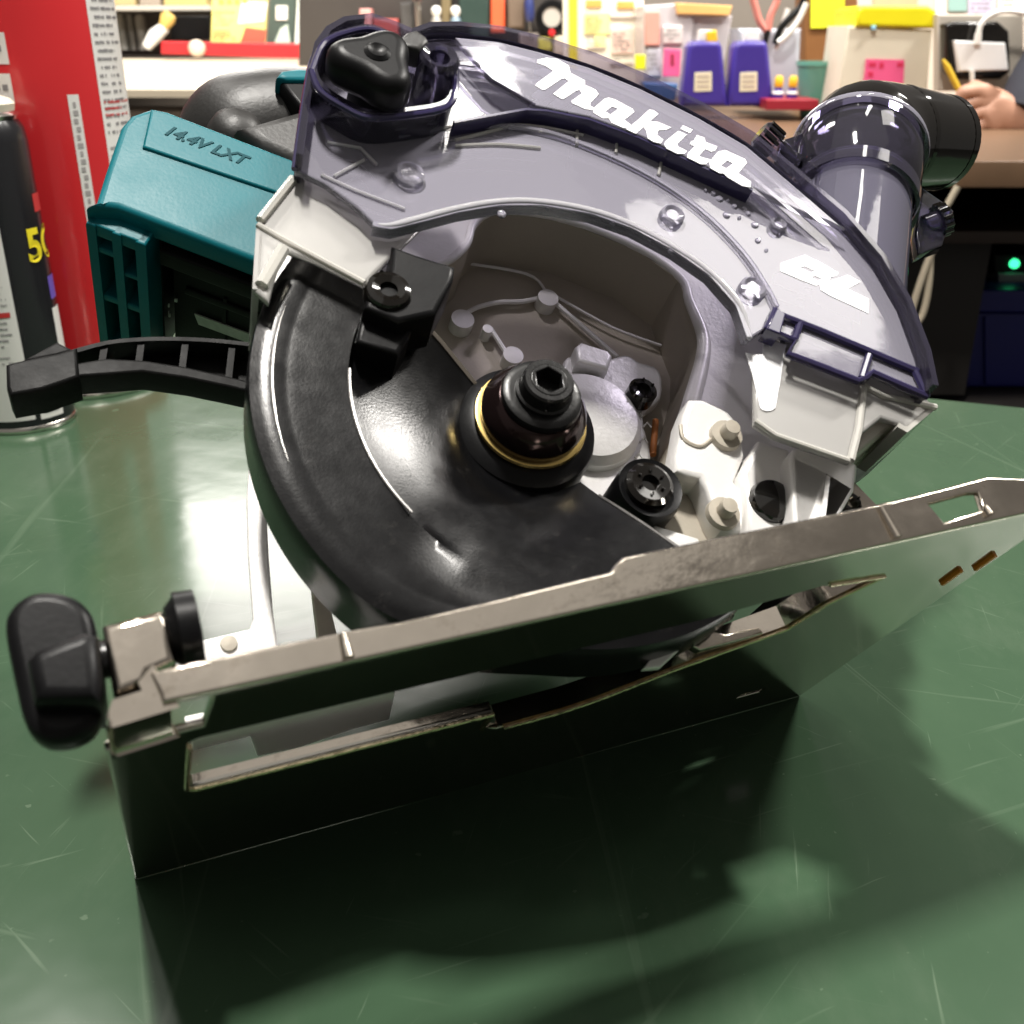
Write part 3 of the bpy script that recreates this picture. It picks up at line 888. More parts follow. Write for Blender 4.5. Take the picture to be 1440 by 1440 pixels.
letters = [
    [c1([(120, 150), (128, 112), (230, 90), (350, 105), (480, 180), (500, 262), (660, 345), (662, 395), (780, 450), (815, 500), (720, 600), (720, 630), (762, 652), (740, 680), (660, 667), (515, 602), (510, 575), (625, 492), (600, 455), (555, 465), (430, 550), (400, 557), (300, 497), (475, 357), (440, 325), (395, 330), (215, 450), (180, 452), (100, 405), (120, 375), (305, 240), (210, 180)])],
    [c1([(760, 655), (880, 552), (930, 540), (1000, 560), (1195, 665), (1217, 700), (1105, 790), (1175, 842), (1150, 882), (1090, 880), (960, 822), (930, 772), (860, 772), (760, 712), (748, 680)]), c1([(890, 695), (965, 640), (1035, 665), (945, 730)])],
    [c2([(100, 275), (150, 280), (208, 322), (112, 405), (200, 412), (352, 475), (300, 500), (205, 508), (192, 560), (262, 612), (235, 655), (150, 637), (88, 597), (68, 510), (40, 470), (-45, 545), (-155, 495), (0, 370)])],
    [c2([(480, 450), (592, 500), (560, 540), (455, 492)])],
    [c2([(430, 513), (527, 555), (420, 660), (430, 692), (530, 740), (500, 772), (420, 770), (300, 712), (270, 665), (285, 630)])],
    [c2([(640, 560), (725, 590), (738, 638), (870, 690), (845, 735), (800, 748), (735, 718), (665, 790), (690, 808), (800, 838), (740, 890), (680, 887), (530, 812), (540, 760), (612, 690), (560, 662), (575, 628), (602, 628)])],
    [c2([(880, 745), (960, 730), (1180, 830), (1202, 872), (1105, 990), (1250, 1085), (1240, 1150), (1150, 1132), (980, 1032), (940, 990), (900, 992), (790, 932), (780, 860)]), c2([(910, 905), (980, 845), (1045, 880), (970, 937)])],
]
ms = []
for L_ in letters:
    loops = [[(q.x, q.z) for q in (SAW.at(a, b, 0.0179) for a, b in lp)] for lp in L_]
    me = curve_mesh(loops, 0.00015, 0.00002, 0)
    me.transform(Matrix(((1, 0, 0, 0), (0, 0, -1, 0.01795), (0, 1, 0, 0), (0, 0, 0, 1))))
    ms.append(me)
join_meshes('printed_word', ms, M['white_print'], saw)


def c3(l):
    return [(1060 + a / 8, 320 + b / 8) for a, b in l]


bl = [[c3([(300, 402), (572, 308), (745, 388), (955, 512), (930, 545), (868, 558), (838, 606), (700, 657), (500, 578), (296, 490)]), c3([(520, 452), (572, 436), (690, 490), (640, 508)]), c3([(640, 560), (690, 545), (770, 580), (715, 598)])],
      [c3([(738, 642), (1060, 533), (1204, 612), (1052, 690), (1295, 802), (1290, 968), (1080, 868), (858, 768), (752, 702)])]]
ms = []
for L_ in bl:
    loops = [[(q.x, q.z) for q in (SAW.at(a, b, 0.0244) for a, b in lp)] for lp in L_]
    me = curve_mesh(loops, 0.00015, 0.00002, 0)
    me.transform(Matrix(((1, 0, 0, 0), (0, 0, -1, 0.02445), (0, 1, 0, 0), (0, 0, 0, 1))))
    ms.append(me)
join_meshes('printed_letters', ms, M['white_print'], saw)

# ---- dust nozzle and elbow
YN = 0.052
n0, n1 = SAW.at(1178, 500, YN), SAW.at(1208, 206, YN)
ax = (n1 - n0).normalized()
nl = (n1 - n0).length
rN = 0.0243


def ring_tube(name, profile, mat, par, seg=56, a0=0, a1=360, sharp=35):
    """profile [(r, distance along the nozzle axis)] turned about the nozzle axis"""
    u = Vector((0, -1, 0))
    b = ax.cross(u).normalized()
    v_, f_ = [], []
    full = a1 - a0 >= 360
    n = seg if full else seg + 1
    for r, d in profile:
        for i in range(n):
            a = R(a0 + (a1 - a0) * i / seg)
            v_.append(n0 + ax * d + (u * math.cos(a) + b * math.sin(a)) * r)
    for k in range(len(profile) - 1):
        for i in range(n if full else n - 1):
            j = (i + 1) % n
            f_.append((k * n + i, k * n + j, (k + 1) * n + j, (k + 1) * n + i))
    return mesh_from(name, v_, f_, mat, par, sharp)


nz = ring_tube('dust_nozzle', [(rN * 0.93, 0), (rN * 0.95, nl * 0.72), (rN * 0.91, nl * 0.72), (rN * 0.89, 0)], M['nozzle'], saw)
ring_tube('nozzle_collar', [(rN * 1.0, nl * 0.70), (rN * 1.06, nl * 0.72), (rN * 1.10, nl * 0.93), (rN * 1.16, nl * 0.94), (rN * 1.16, nl * 0.98), (rN * 1.06, nl * 0.985), (rN * 1.04, nl * 0.72)], M['smoke'], nz)
ring_tube('collar_lip', [(rN * 1.165, nl * 0.955), (rN * 1.18, nl * 0.965), (rN * 1.165, nl * 0.98)], M['violet'], nz)
ring_tube('collar_band', [(rN * 1.0, nl * 0.66), (rN * 1.07, nl * 0.665), (rN * 1.08, nl * 0.72), (rN * 1.0, nl * 0.725)], M['violet_edge'], nz)
for d, b in ((-0.0215, -0.006), (0.0225, -0.002), (0.0205, -0.010)):
    u = ax.cross(Vector((0, -1, 0))).normalized()
    s = n0 - u * d + Vector((0, b, 0))
    tube('nozzle_rib', [s + ax * 0.002, s + ax * nl * 0.68], 0.0012, M['violet_edge'], nz, 8)
# elbow
y2 = 0.115
e_in = n0 + ax * (nl * 0.96)
path = [tuple(e_in), tuple(e_in + ax * (nl * 0.03))] + cat([tuple(SAW.at(1215, 200, 0.0525)), tuple(SAW.at(1233, 197, 0.0545)), tuple(SAW.at(1262, 197, 0.057)), tuple(SAW.at(1292, 199, 0.060)), tuple(SAW.at(1320, 201, 0.063))], 6, False)
tube('dust_elbow', path, [rN * 1.02] * 2 + [rN * (1.04 - 0.19 * i / (len(path) - 3)) for i in range(len(path) - 2)], M['black_gloss'], saw, 40)
tube('elbow_rim', [path[-3], path[-1]], rN * 0.875, M['black_gloss'], bpy.data.objects['dust_elbow'], 40)
tube('elbow_seam', [path[-15], path[-14]], rN * 0.965, M['black_gloss'], bpy.data.objects['dust_elbow'], 40)
# thumb screws of the collar
def thumb(px, py, y, px2, py2, y2_, r):
    a, b = SAW.at(px, py, y), SAW.at(px2, py2, y2_)
    d = (b - a)
    o = tube('thumb_screw', [a, a + d * 0.55, a + d * 0.56, b - d * 0.06, b], [r * 0.7, r * 0.7, r, r, r * 0.8], M['smoke'], saw, 24)
    t = d.normalized()
    u = t.cross(Vector((0, 0, 1))).normalized()
    w_ = t.cross(u)
    for k in range(12):
        a_ = 2 * math.pi * k / 12
        off = (u * math.cos(a_) + w_ * math.sin(a_)) * r
        tube('thumb_ridge', [a + d * 0.58 + off, b - d * 0.07 + off], 0.0009, M['black_gloss'], o, 6)
    return o


thumb(1118, 232, 0.05, 1068, 186, 0.045, 0.0060)
plate('collar_ear', [(1092, 228), (1100, 196), (1130, 186), (1150, 240)], 0.050, 0.056, M['smoke'], saw, bevel=0.001)
plate('collar_ear', [(1288, 330), (1296, 262), (1322, 280), (1342, 296), (1326, 345), (1292, 358)], 0.060, 0.066, M['smoke'], saw, bevel=0.001)
thumb(1300, 318, 0.062, 1332, 306, 0.058, 0.0066)

# ---- motor, handle and battery body behind the blade case
lathe('motor_housing', [(0.055, 0.101), (0.056, 0.19), (0.048, 0.214), (0.0003, 0.216)], 0.158, 0.115, M['black_matt'], saw, 48)
tealp = [(121, 288), (135, 282), (148, 240), (170, 176), (184, 160), (214, 150), (236, 156), (420, 226), (470, 250), (452, 400), (357, 366), (165, 292)]
YT = 0.080
tb = plate('battery_shroud', tealp, YT, YT + 0.010, M['teal'], saw, bevel=0.0026, res=4)
# upper faceted step of the shroud
plate('shroud_step', [(200, 206), (212, 152), (236, 157), (420, 228), (470, 250), (460, 300), (395, 272)], YT - 0.0012, YT + 0.004, M['teal'], tb, bevel=0.0012, res=4)
plate('shroud_back', [(184, 160), (214, 150), (236, 156), (420, 226), (470, 250), (455, 330), (357, 300), (165, 222)], YT + 0.010, 0.150, M['teal'], tb, bevel=0.003, yt=YT)
endp = [(114, 300), (121, 288), (135, 282), (166, 290), (172, 300), (166, 316), (128, 316)]
q0 = [SAW.at(a, b, YT) for a, b in ((119, 290), (166, 292))]
xa, xb = q0[0].x, q0[1].x
zb = SAW.at(140, 290, YT).z
d_ = (SAW.at(357, 366, YT) - SAW.at(165, 292, YT)).normalized()
nrm = Vector((-d_.z, 0, d_.x))
A0 = SAW.at(118, 296, YT)


def bodyslab(name, u0, u1, y0, y1, w0, w1, mat, par, bevel=0.001):
    """block in the body's own axes: u along the body, w across it (up), y deep"""
    lp = []
    for u, w_ in ((u0, w0), (u1, w0), (u1, w1), (u0, w1)):
        p = A0 + d_ * u + nrm * w_
        lp.append((p.x, p.z))
    return slab(name, [lp], y0, y1, mat, par, bevel)


W1 = 0.022
bodyslab('shroud_frame', 0.000, 0.0036, YT + 0.006, 0.160, 0.000, W1, M['teal'], tb)
bodyslab('shroud_frame', 0.0095, 0.0130, YT + 0.006, 0.160, 0.000, W1, M['teal'], tb)
bodyslab('shroud_frame', 0.0182, 0.0222, YT + 0.006, 0.160, 0.000, W1, M['teal'], tb)
for y0, y1, u0, u1 in ((YT + 0.006, YT + 0.012, 0, 0.022), (0.1060, 0.1085, 0.0095, 0.022), (0.1240, 0.1275, 0.0, 0.022), (0.155, 0.160, 0, 0.022), (0.0975, 0.1005, 0.0, 0.012)):
    bodyslab('shroud_crosspiece', u0, u1, y0, y1, 0.0006, W1, M['teal'], tb)
bodyslab('shroud_core', 0.0, 0.023, YT + 0.008, 0.160, 0.011, W1 + 0.02, M['black'], tb)
bt_ = bodyslab('battery_pack', 0.025, 0.078, YT + 0.016, 0.165, 0.016, 0.06, M['black_satin'], saw, 0.003)
bodyslab('battery_rail', 0.030, 0.076, 0.120, 0.124, 0.0145, 0.02, M['black_satin'], bt_)
bodyslab('battery_rail', 0.0455, 0.047, 0.118, 0.160, 0.0150, 0.02, M['black_satin'], bt_, 0.0004)
bodyslab('battery_catch', 0.025, 0.078, YT + 0.012, YT + 0.02, 0.005, 0.03, M['black_satin'], bt_)


def on_body(px, py, w_):
    """point of the body's under face, w_ across, seen at a picture point"""
    n_w = SAW.ex * nrm.x + SAW.ez * nrm.z
    p_w = SAW.o + SAW.ex * (A0.x + nrm.x * w_) + SAW.ez * (A0.z + nrm.z * w_)
    r = ray(px, py)
    t = (p_w - CP).dot(n_w) / r.dot(n_w)
    g = CP + r * t - SAW.o
    return Vector((g.dot(SAW.ex), g.dot(SAW.ey), g.dot(SAW.ez)))


lv_ = [on_body(a, b, 0.0152) for a, b in ((274, 440), (364, 473), (364, 486), (280, 455))]
mesh_from('battery_label', [tuple(p) for p in lv_], [(0, 1, 2, 3)], pbr('grey_label', (0.42, 0.43, 0.40), 0.5, 0, 0.4, 300), bt_, 35, 0.0006)
mesh_from('battery_edge', [tuple(on_body(a, b, 0.0150)) for a, b in ((203, 398), (206, 398), (206, 470), (203, 470))], [(0, 1, 2, 3)], pbr('grey_edge', (0.10, 0.11, 0.10), 0.5), bt_, 35, 0.0006)
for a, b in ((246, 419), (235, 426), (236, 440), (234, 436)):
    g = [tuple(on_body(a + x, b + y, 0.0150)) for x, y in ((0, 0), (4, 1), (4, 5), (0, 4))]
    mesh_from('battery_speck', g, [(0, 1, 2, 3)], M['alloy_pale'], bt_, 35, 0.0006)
# embossed letters on the shroud face
ms = []
me = text_mesh('14.4V LXT', 0.0072, 0.00012, 0.25, 0.0002)
base = SAW.at(288, 204, YT - 0.0014)
rot = Matrix(((d_.x, nrm.x, 0, base.x), (0, 0, -1, YT - 0.0014), (d_.z, nrm.z, 0, base.z), (0, 0, 0, 1)))
me.transform(rot)
ms.append(me)
join_meshes('embossed_letters', ms, pbr('dark_teal_print', (0.001, 0.055, 0.068), 0.6, spec=0.15), tb)
# handle
hc = [SAW.at(a, b, y) for a, b, y in ((347, 203, 0.150), (390, 196, 0.148), (440, 197, 0.146), (520, 210, 0.143))]
hr = 0.0315
d0 = (hc[0] - hc[1]).normalized()
pts_, rr_ = [], []
for k in range(9):
    a = math.pi / 2 * (1 - k / 9)
    pts_.append(tuple(hc[0] + d0 * hr * math.sin(a)))
    rr_.append(max(0.0006, hr * math.cos(a)))
run = cat([tuple(p) for p in hc], 5, False)
hd = tube('rear_handle', pts_ + run, rr_ + [hr] * len(run), M['black_matt'], saw, 44, sharp=60)
q = SAW.at(333, 172, 0.118)
lathe('handle_grip', [(0.0003, 0.1150), (0.006, 0.1160), (0.010, 0.1185), (0.0125, 0.1235), (0.013, 0.135)], q.x, q.z, M['black_matt'], hd, 32)
plate('handle_accent', [(388, 108), (396, 98), (420, 95), (445, 98), (445, 112), (404, 112)], 0.108, 0.118, M['teal'], hd, bevel=0.002)
plate('trigger_guard', [(392, 112), (405, 111), (450, 112), (450, 160), (420, 148)], 0.110, 0.125, M['black'], hd, bevel=0.002)
plate('body_side', [(330, 175), (420, 150), (470, 160), (470, 260), (410, 225), (365, 205)], 0.110, 0.160, M['black_matt'], saw, bevel=0.006)

# ---- ribbed lever at the left
YL = 0.088
up = [(100, 492), (150, 479), (205, 474), (260, 474), (310, 477), (372, 484)]
dn = [(372, 545), (340, 538), (300, 528), (250, 519), (200, 511), (150, 507), (108, 506)]
lv = plate('depth_lever', [(8, 512), (20, 508), (80, 496), (108, 488), (112, 530), (60, 548), (14, 556), (9, 545)], YL - 0.006, YL + 0.008, M['black_satin'], saw, bevel=0.0012)
plate('lever_back', cat(up, 3, False) + cat(dn, 3, False), YL + 0.006, YL + 0.009, M['black_satin'], lv, bevel=0.0006)
wall('lever_flange', cat(up, 3, False), YL - 0.003, YL + 0.007, M['black_satin'], lv, thick=0.0016)
plate('lever_lower_flange', [(105, 510), (150, 503), (205, 506), (262, 515), (320, 528), (372, 540), (372, 556), (320, 544), (262, 532), (200, 523), (105, 530)], YL - 0.005, YL + 0.006, M['black_satin'], lv, bevel=0.001)
for t in (0.13, 0.36, 0.59, 0.80):
    a = 105 + 267 * t
    yu = 490 - 14 * math.sin(math.pi * min(1, t * 1.1 + .05)) + 2
    wall('lever_rib', [(a + 3, yu), (a - 2, 510 + 34 * t * t)], YL - 0.002, YL + 0.007, M['black_satin'], lv, thick=0.0022)
plate('lever_thumb', [(28, 508), (80, 480), (104, 492), (80, 500)], YL - 0.004, YL + 0.012, M['black_satin'], lv, bevel=0.001)

# ---- depth guide arcs rising from the base
YD = 0.088
plate('depth_guide', [(236, 915), (272, 903), (352, 884), (356, 870), (349, 780), (347, 700), (351, 640), (372, 600), (384, 560), (402, 560), (390, 610), (378, 650), (374, 700), (378, 780), (384, 860), (390, 905), (390, 930), (300, 960), (260, 960)], YD, YD + 0.0028, M['alloy'], saw, bevel=0.0006)
plate('depth_guide', [(447, 900), (440, 840), (432, 760), (430, 700), (452, 700), (456, 780), (464, 850), (476, 900)], YD + 0.012, YD + 0.016, M['alloy_dark'], saw, bevel=0.0006)
gf = [SAW.atz(a, b, 0.012) for a, b in ((262, 1020), (272, 1056), (352, 1036), (362, 1064), (420, 1052), (496, 1026), (548, 1012), (560, 955))]
flat_slab('guide_foot', [(p.x, p.y) for p in gf], 0.012, 0.0145, M['alloy'], saw, 0.0006)
q = SAW.at(322, 902, YD - 0.002)
lathe('guide_screw', [(0.0003, YD - 0.0012), (0.0024, YD - 0.001), (0.0026, YD)], q.x, q.z, M['alloy_dark'], saw, 20)
# small bracket and spring seen through the slot at the front pivot
flat_slab('pivot_shelf', [(0.166, 0.074), (0.196, 0.062), (0.205, 0.075), (0.18, 0.09)], 0.0026, 0.006, M['steel'], saw, 0.0008)

plate('slot_bracket', [(968, 905), (1000, 885), (1020, 891), (1068, 882), (1074, 890), (985, 914)], 0.060, 0.064, M['steel'], saw)
plate('guard_lever', [(905, 940), (953, 873), (964, 884), (986, 890), (962, 908), (930, 938)], 0.052, 0.055, M['alloy'], saw)
for k in range(4):
    a, b = SAW.at(976 + 13 * k, 880 - 4 * k, 0.056), SAW.at(984 + 13 * k, 876 - 4 * k, 0.064)
    tube('spring_coil', [a, b], 0.0022, M['black_steel'], saw, 10)
plate('pivot_block', [(1086, 836), (1120, 822), (1182, 818), (1186, 846), (1110, 856)], 0.070, 0.09, M['black'], saw, bevel=0.002)
# ------------------------------------------------------------------ spray cans at the left
M['red'] = pbr('red_paint', (0.48, 0.018, 0.022), 0.25, 0, 0.05, 20, coat=0.3)
M['can_black'] = pbr('black_can_paint', (0.012, 0.012, 0.014), 0.22, 0, 0.1, 30)
M['can_steel'] = pbr('tinned_steel', (0.75, 0.72, 0.66), 0.2, 1.0, 0.05, 50)
M['label'] = pbr('white_label', (0.70, 0.68, 0.66), 0.45, 0, 0.03, 30)
M['ink'] = pbr('grey_ink', (0.20, 0.19, 0.20), 0.6, 0, 0.2, 300)
M['red_ink'] = pbr('red_ink', (0.5, 0.03, 0.03), 0.5)
M['blue_ink'] = pbr('blue_ink', (0.05, 0.05, 0.45), 0.5)
M['yellow_ink'] = pbr('yellow_ink', (0.75, 0.62, 0.02), 0.45)
M['purple_ink'] = pbr('violet_ink', (0.12, 0.08, 0.42), 0.45)


def ang_of(px, c, r):
    """angle on a can's wall (towards the camera) of the vertical through picture column px at its foot"""
    return 0


def text_lines(a0, a1, z0, z1, rows, seed, dens=0.75):
    rnd = random.Random(seed)
    out = []
    h = (z1 - z0) / rows
    for k in range(rows):
        a = a0
        if rnd.random() < 0.12:
            continue
        end = a0 + (a1 - a0) * rnd.uniform(0.5, 1.0)
        while a < end:
            wd = rnd.uniform(0.6, 1.9)
            if rnd.random() < dens:
                out.append((a, min(a + wd, end), z0 + h * (k + 0.25 + rnd.random() * 0.08), z0 + h * (k + 0.62 + rnd.random() * 0.1)))
            a += wd + rnd.uniform(0.3, 0.7)
    return out


def wrapped_text(body, size, cx, cy, r, amid, zmid, rot, mat, parent, bold=0.0, shear=0.0, name='printed_text'):
    me = text_mesh(body, size, 0, shear, bold)
    c, s = math.cos(R(rot)), math.sin(R(rot))
    for v_ in me.vertices:
        x, y = v_.co.x * c - v_.co.y * s, v_.co.x * s + v_.co.y * c
        a = R(amid) + x / r
        v_.co = (cx + r * math.cos(a), cy + r * math.sin(a), zmid + y)
    return finish(name, me, mat, parent, 35, off_of(parent))


# black aerosol
RA = 0.0345
pa = G(104, 588)
ca = Vector((pa.x - RA * 0.97 - 0.0005, pa.y - 0.003, 0))
aero = empty('spray_can', (ca.x, ca.y, 0), 'black aerosol can with cream nozzle cap and barcode, in front of the red can', 'spray can')
lathe('can_body', [(RA, 0.004), (RA, 0.196), (RA * 0.97, 0.204), (RA * 0.86, 0.211)], ca.x, ca.y, M['can_black'], aero, 56, axis='z')
lathe('can_base_rim', [(RA * 0.9, 0), (RA * 1.01, 0.0006), (RA * 1.025, 0.0024), (RA * 1.01, 0.0042), (RA, 0.0046)], ca.x, ca.y, M['can_steel'], aero, 56, axis='z')
lathe('can_shoulder', [(RA * 0.90, 0.2095), (RA * 0.92, 0.212), (RA * 0.88, 0.214), (RA * 0.55, 0.221), (RA * 0.5, 0.224)], ca.x, ca.y, M['can_steel'], aero, 56, axis='z')
cap = lathe('nozzle_cap', [(RA * 0.85, 0.214), (RA * 0.88, 0.219), (RA * 0.8, 0.222), (RA * 0.45, 0.226), (RA * 0.38, 0.240), (RA * 0.28, 0.246), (0.0003, 0.247)], ca.x, ca.y, pbr('cream_plastic', (0.72, 0.66, 0.54), 0.4, 0, 0.03), aero, 40, axis='z')
view_a = math.degrees(math.atan2(-ca.y, -ca.x))      # side facing the camera
lab0, lab1 = view_a - 80, view_a + 10
wrap_print('can_label', [(lab0, lab1, 0.010, 0.170)], ca.x, ca.y, RA + 0.0002, M['label'], aero)
wrap_print('label_text', text_lines(lab0 + 50, lab1 - 4, 0.05, 0.155, 26, 3), ca.x, ca.y, RA + 0.00035, M['ink'], aero)
wrap_print('label_red_line', [(lab0 + 30, lab1 - 6, 0.084, 0.0875)], ca.x, ca.y, RA + 0.0004, M['red_ink'], aero)
wrap_print('label_blue_line', [(lab1 - 8, lab1 - 1, 0.148, 0.151)], ca.x, ca.y, RA + 0.0004, M['blue_ink'], aero)
wrap_print('barcode_panel', [(lab1 + 6, lab1 + 36, 0.009, 0.036)], ca.x, ca.y, RA + 0.0003, M['label'], aero)
wrap_print('barcode', [(lab1 + 11, lab1 + 31, 0.013 + k * 0.0021, 0.013 + k * 0.0021 + (0.0007 + 0.0007 * ((k * 7) % 3 == 0))) for k in range(10)], ca.x, ca.y, RA + 0.0005, M['ink'], aero)
wrapped_text('5C', 0.030, ca.x, ca.y, RA + 0.0004, view_a + 66, 0.128, 0, M['yellow_ink'], aero, 0.0009, name='printed_number')
wrap_print('red_patch', [(view_a + 60, view_a + 84, 0.150, 0.162)], ca.x, ca.y, RA + 0.0003, M['red_ink'], aero)
wrap_print('violet_patch', [(view_a + 62, view_a + 100, 0.090, 0.106)], ca.x, ca.y, RA + 0.0003, M['purple_ink'], aero)
wrap_print('white_patch', [(view_a + 60, view_a + 92, 0.03, 0.084)], ca.x, ca.y, RA + 0.0003, M['label'], aero)

# red can behind it
RR = 0.056
pr = G(150, 552)
cr_ = Vector((pr.x - 0.022, pr.y + 0.035, 0))
redc = empty('spray_can', (cr_.x, cr_.y, 0), 'tall red can with white label strips behind the black aerosol, top out of the picture', 'spray can')
lathe('can_body', [(RR, 0.005), (RR, 0.40), (RR * 0.9, 0.415), (0.0003, 0.416)], cr_.x, cr_.y, M['red'], redc, 72, axis='z')
lathe('can_base_rim', [(RR * 0.9, 0), (RR * 1.01, 0.0008), (RR * 1.02, 0.003), (RR * 1.01, 0.005), (RR, 0.0056)], cr_.x, cr_.y, M['can_steel'], redc, 72, axis='z')
va = math.degrees(math.atan2(-cr_.y, -cr_.x))
wrap_print('label_panel', [(va + 38, va + 100, 0.02, 0.395)], cr_.x, cr_.y, RR + 0.0002, M['label'], redc)
wrap_print('label_text', text_lines(va + 41, va + 80, 0.05, 0.39, 62, 11), cr_.x, cr_.y, RR + 0.0004, M['ink'], redc)
wrap_print('label_text', text_lines(va + 41, va + 80, 0.205, 0.218, 3, 19), cr_.x, cr_.y, RR + 0.0005, M['red_ink'], redc)
wrap_print('label_strip', [(va + 13, va + 21, 0.048, 0.222)], cr_.x, cr_.y, RR + 0.0002, M['label'], redc)
wrap_print('strip_text', [(va + 15 + (k % 3) * 0.5, va + 19 - (k % 2), 0.054 + k * 0.0055, 0.0575 + k * 0.0055) for k in range(30)], cr_.x, cr_.y, RR + 0.0004, pbr('pale_ink', (0.32, 0.30, 0.30), 0.6), redc)
wrap_print('label_box', [(va - 50, va - 23, 0.218, 0.236)], cr_.x, cr_.y, RR + 0.0002, M['label'], redc)
wrap_print('label_box', [(va - 50, va - 22, 0.242, 0.262)], cr_.x, cr_.y, RR + 0.0002, M['label'], redc)
wrap_print('label_box', [(va - 50, va - 24, 0.268, 0.288)], cr_.x, cr_.y, RR + 0.0002, M['label'], redc)
wrap_print('box_text', [(va - 42 + 6 * k, va - 38 + 6 * k, z0, z0 + 0.004) for z0 in (0.225, 0.250, 0.276) for k in range(3)], cr_.x, cr_.y, RR + 0.0004, M['ink'], redc)
# ------------------------------------------------------------------ behind the bench
def mat(name, col, rough=0.5, metal=0.0, var=0.08, sc=25, **k):
    if name not in M:
        M[name] = pbr(name, col, rough, metal, var, sc, **k)
    return M[name]


def thing(name, px, y, z, label, cat_, group=None):
    """an Empty where the thing stands: under picture column px, y back, on height z"""
    x = WLD.at(px, 100, y).x
    return empty(name, (x, y, z), label, cat_, group)


def wp(name, px, y0, depth, m, par, bevel=0.002, holes=(), smooth=0):
    return plate(name, px, y0, y0 + depth, m, par, WLD, bevel, holes, smooth, 3)


def rect(x0, y0, x1, y1):
    return [(x0, y0), (x1, y0), (x1, y1), (x0, y1)]


def print_block(x0, y0, x1, y1, y, rows, m, par, seed=1, fr=WLD):
    """rows of small illegible print on a flat face, one flat mesh"""
    rnd = random.Random(seed)
    v_, f_ = [], []
    h = (y1 - y0) / rows
    for k in range(rows):
        x = x0
        end = x0 + (x1 - x0) * rnd.uniform(0.55, 1)
        while x < end:
            w_ = rnd.uniform(1.2, 4.5)
            if rnd.random() < 0.8:
                b = len(v_)
                for a_, c_ in ((x, y0 + h * (k + .25)), (min(x + w_, end), y0 + h * (k + .25)), (min(x + w_, end), y0 + h * (k + .7)), (x, y0 + h * (k + .7))):
                    q_ = fr.at(a_, c_, y)
                    v_.append(tuple(q_))
                f_.append((b, b + 1, b + 2, b + 3))
            x += w_ + rnd.uniform(0.8, 1.8)
    return mesh_from('printed_lines', v_, f_, m, par)


CZ = 0.13                        # right counter height over the bench
M['counter'] = pbr('brown_wood_counter', (0.16, 0.095, 0.055), 0.35, 0, 0.3, 12, 0.05, 60, stretch=(1, 10, 1))
M['cream_top'] = pbr('cream_counter_top', (0.62, 0.53, 0.40), 0.4, 0, 0.10, 6, stretch=(1, 6, 1))
M['dark'] = pbr('shade_dark_board', (0.022, 0.019, 0.017), 0.6, 0, 0.3, 10)  # shade under counter and shelf put into the near-black board colour
M['wall'] = pbr('shop_wall', (0.16, 0.135, 0.11), 0.7, 0, 0.2, 4)

bw = wp('wall', rect(-400, -260, 2000, 330), 3.75, 0.05, M['wall'], None, 0.001)
bw['kind'] = 'structure'

# right counter with a dark open cupboard below
ct = empty('counter', (0.75, 1.3, -0.8), 'brown wooden counter behind the bench with a dark open cupboard below', 'counter')
flat_slab('counter_top', [(0.02, 1.27), (1.9, 1.27), (1.9, 2.75), (0.02, 2.75)], CZ - 0.03, CZ, M['counter'], ct, 0.002)
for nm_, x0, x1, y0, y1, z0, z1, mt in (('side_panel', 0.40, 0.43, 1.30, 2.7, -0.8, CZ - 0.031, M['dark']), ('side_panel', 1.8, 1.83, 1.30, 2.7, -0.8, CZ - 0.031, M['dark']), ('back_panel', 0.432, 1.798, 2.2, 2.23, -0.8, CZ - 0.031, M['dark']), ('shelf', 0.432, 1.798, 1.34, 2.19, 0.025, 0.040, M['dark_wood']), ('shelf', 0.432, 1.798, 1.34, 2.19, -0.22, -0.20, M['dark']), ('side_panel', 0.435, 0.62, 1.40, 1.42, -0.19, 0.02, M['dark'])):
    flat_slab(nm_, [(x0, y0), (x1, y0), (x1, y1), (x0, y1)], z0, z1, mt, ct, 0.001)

bin_ = thing('storage_bin', 1400, 1.46, -0.199, 'dark blue plastic bin in the cupboard under the counter', 'storage bin')
mb = mat('blue_bin_plastic', (0.012, 0.016, 0.16), 0.4)
wp('bin_body', [(1352, 440), (1480, 440), (1476, 545), (1358, 545)], 1.46, 0.2, mb, bin_, 0.004)
wp('bin_rim', [(1350, 408), (1482, 408), (1482, 440), (1350, 440)], 1.45, 0.22, mb, bin_, 0.004)
wp('bin_rib', [(1385, 446), (1389, 446), (1390, 540), (1386, 540)], 1.455, 0.01, mb, bin_, 0.001)
dv = thing('router_box', 1430, 1.5, -0.06, 'small grey device with glowing green light above the blue bin', 'device')
wp('case', [(1404, 384), (1470, 384), (1470, 398), (1404, 398)], 1.50, 0.1, mat('grey_device', (0.22, 0.24, 0.25), 0.4), dv, 0.002)
q = WLD.at(1427, 371, 1.50)
lathe('status_light', [(0.0003, 1.494), (0.004, 1.495), (0.006, 1.498), (0.0065, 1.503)], q.x, q.z, pbr('green_light', (0.02, 0.4, 0.12), 0.4, emit=(0.05, 1.0, 0.35), estr=2.2), dv, 20)
wp('case_back', [(1398, 358), (1470, 358), (1470, 386), (1398, 386)], 1.503, 0.1, M['black'], dv, 0.002)
cab = [[(1347, 262), (1334, 285), (1326, 300), (1316, 340), (1300, 380), (1284, 430), (1276, 470)], [(1308, 360), (1306, 400), (1298, 440), (1284, 462), (1270, 480)]]
